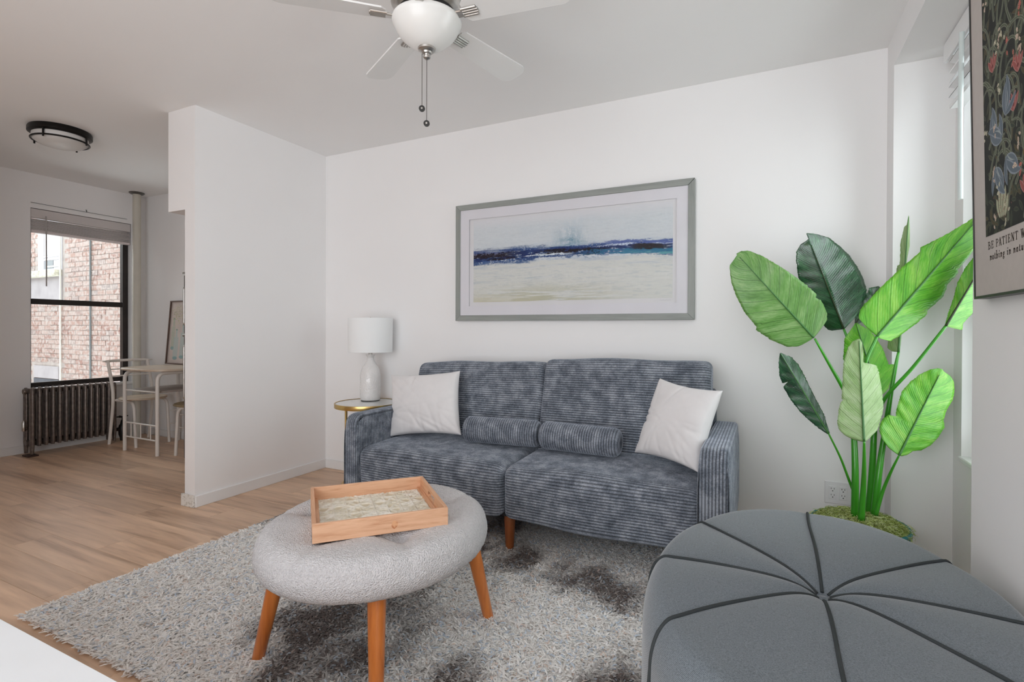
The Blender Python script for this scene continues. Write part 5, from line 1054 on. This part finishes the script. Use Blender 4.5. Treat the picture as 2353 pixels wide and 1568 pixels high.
# ------------------------------------------------------------------ tray
TRY = wood('cedar_tray', (.76, .47, .30), (.54, .27, .145), 0, 3.2, .5, rz=-math.radians(48)); TRY2 = wood('cedar_tray_cross', (.68, .38, .22), (.46, .22, .11), 1, 3.2, .5, rz=-math.radians(48))
tz = .478; tc = (-1.214, 1.405); ta = math.radians(48.0); hl, hw = .207, .197; th_, tt_ = .058, .011
tray = thing('serving_tray', (tc[0], tc[1], tz), 'square wooden tray with cut-out handles and carved cream base on the white stool', 'tray')
def tr(V): V = np.array(V, float)+np.array([tc[0], tc[1], tz]); return rot2(V, tc, ta)
def tbox(name, x0, x1, y0, y1, z0, z1, m, b=.0012, par=tray): V, F = bxg(x0, x1, y0, y1, z0, z1, b); return fixn(mesh(name, tr(V), F, m, par))
s = NT('cedar_front'); 
tbox('long_side', -hl, hl, -hw, -hw+tt_, 0, th_, TRY); tbox('long_side', -hl, hl, hw-tt_, hw, 0, th_, TRY)
# short sides with a slot
def slotted(x0, x1):
    y0, y1 = -hw+tt_, hw-tt_; sl, sz0, sz1 = .050, .024, .044
    parts = [bxg(x0, x1, y0, -sl, 0, th_), bxg(x0, x1, sl, y1, 0, th_), bxg(x0, x1, -sl, sl, 0, sz0), bxg(x0, x1, -sl, sl, sz1, th_)]
    for sg2 in (-1, 1):                                                  # rounded slot ends
        for zz1, zs_ in ((sz0, 1), (sz1, -1)):
            for q in range(4):
                a0, a1 = q*PI/8, (q+1)*PI/8; rr3 = .010
                yA = sg2*(sl-rr3+rr3*math.sin(a1)); zA = zz1+zs_*(rr3-rr3*math.cos(a1)); parts.append(bxg(x0, x1, min(yA, sg2*sl), max(yA, sg2*sl)+1e-4, min(zz1, zA), max(zz1, zA)))
    V, F = join(parts); return fixn(mesh('short_side', tr(V), F, TRY2, tray))
slotted(-hl, -hl+tt_); slotted(hl-tt_, hl)
for sg2 in (-1, 1): tbox('inner_ledge', sg2*(hl-tt_)-(.014 if sg2 > 0 else 0), sg2*(hl-tt_)+(.014 if sg2 < 0 else 0), -hw+tt_, hw-tt_, 0, .020, TRY2)
# carved base: relief panel
n1_, n2_ = 190, 180; xs = np.linspace(-hl+tt_, hl-tt_, n1_); ys = np.linspace(-hw+tt_, hw-tt_, n2_); Xg, Yg = np.meshgrid(xs, ys, indexing='ij'); Hh = np.zeros_like(Xg)
cell = .135
fxg = ((Xg/cell+.5) % 1)-.5; fyg = ((Yg/cell+.5) % 1)-.5
def ridge(d, w_=.03): return np.exp(-(d/w_)**2)
for a in np.arange(4)*PI/4: Hh = np.maximum(Hh, ridge(np.abs(fxg*math.sin(a)-fyg*math.cos(a)), .030))
for q in (.25, .42): Hh = np.maximum(Hh, .9*ridge(np.abs(fxg)+np.abs(fyg)-q, .024))
Hh = np.maximum(Hh, .9*ridge(np.maximum(np.abs(fxg), np.abs(fyg))-.33, .022))
for sgn_ in (-1, 1):
    lt = ((Xg+sgn_*Yg*.62)/.048) % 1; Hh = np.maximum(Hh, .75*ridge(np.minimum(lt, 1-lt), .13))
V = np.stack([Xg, Yg, .0065+.0065*Hh+.0008*rng.random(Xg.shape)], -1).reshape(-1, 3)
carv = NT('carved_plaster'); nn3 = carv.noise(carv.coord(), 26, 3); carv.l(carv.ramp(nn3, [(.35, (.62, .56, .44)), (.65, (.80, .76, .68))]), carv.b.inputs['Base Color']); carv.b.inputs['Roughness'].default_value = .55
cca = carv.n('ShaderNodeAttribute', attribute_name='Col'); cmx = carv.n('ShaderNodeMixRGB'); cmx.inputs[1].default_value = (.60, .52, .38, 1); cl_ = carv.b.inputs['Base Color'].links[0].from_socket; carv.l(cl_, cmx.inputs[2]); cmr = carv.n('ShaderNodeMapRange'); cmr.inputs[1].default_value = .02; cmr.inputs[2].default_value = .55; carv.l(cca.outputs['Fac'], cmr.inputs[0]); carv.l(cmr.outputs[0], cmx.inputs[0]); carv.l(cmx.outputs[0], carv.b.inputs['Base Color'])
mesh('carved_base', tr(V), gridf(n1_, n2_), carv.m, tray, True, colors=np.repeat(np.clip(Hh.ravel(), 0, 1)[:, None], 3, 1))
tbox('base_board', -hl+.004, hl-.004, -hw+.004, hw-.004, .001, .005, TRY)
# knot on the front board
o = NT('knot_wood'); nk = o.noise(o.coord(), 70, 3); o.l(o.ramp(nk, [(.4, (.46, .17, .07)), (.56, (.68, .36, .19))]), o.b.inputs['Base Color'])
kt = np.arange(20)*2*PI/20; kx, kz = .035, .026
V = [(kx, -hw-.0004, kz)]+[(kx+(.0095+.0012*math.sin(2*t+.6))*math.cos(t), -hw-.0004, kz+(.0125+.0015*math.sin(3*t+1))*math.sin(t)) for t in kt]; F = [(0, 1+i, 1+(i+1) % 20) for i in range(20)]; mesh('knot', tr(V), F, o.m, tray)

# ------------------------------------------------------------------ white console in the corner nearest the camera
cy1 = float((at(0, 1412, 'z', .52)[1]+at(255, 1568, 'z', .52)[1])/2)
cn = thing('console', (-1.4, cy1-.2, 0), 'plain white console top at the bottom left corner', 'console')
WL = plain('white_laminate', (.80, .82, .84), .4)
box('top', -2.35, -.55, cy1-.40, cy1, .497, .52, WL, cn, .002)
box('body', -2.33, -.57, cy1-.385, cy1-.015, .03, .497, WL, cn, .002)
for x in (-2.28, -.62):
    for y in (cy1-.34, cy1-.06): tube('foot', [(x, y, 0), (x, y, .03)], .02, BLACKM, cn, 12)
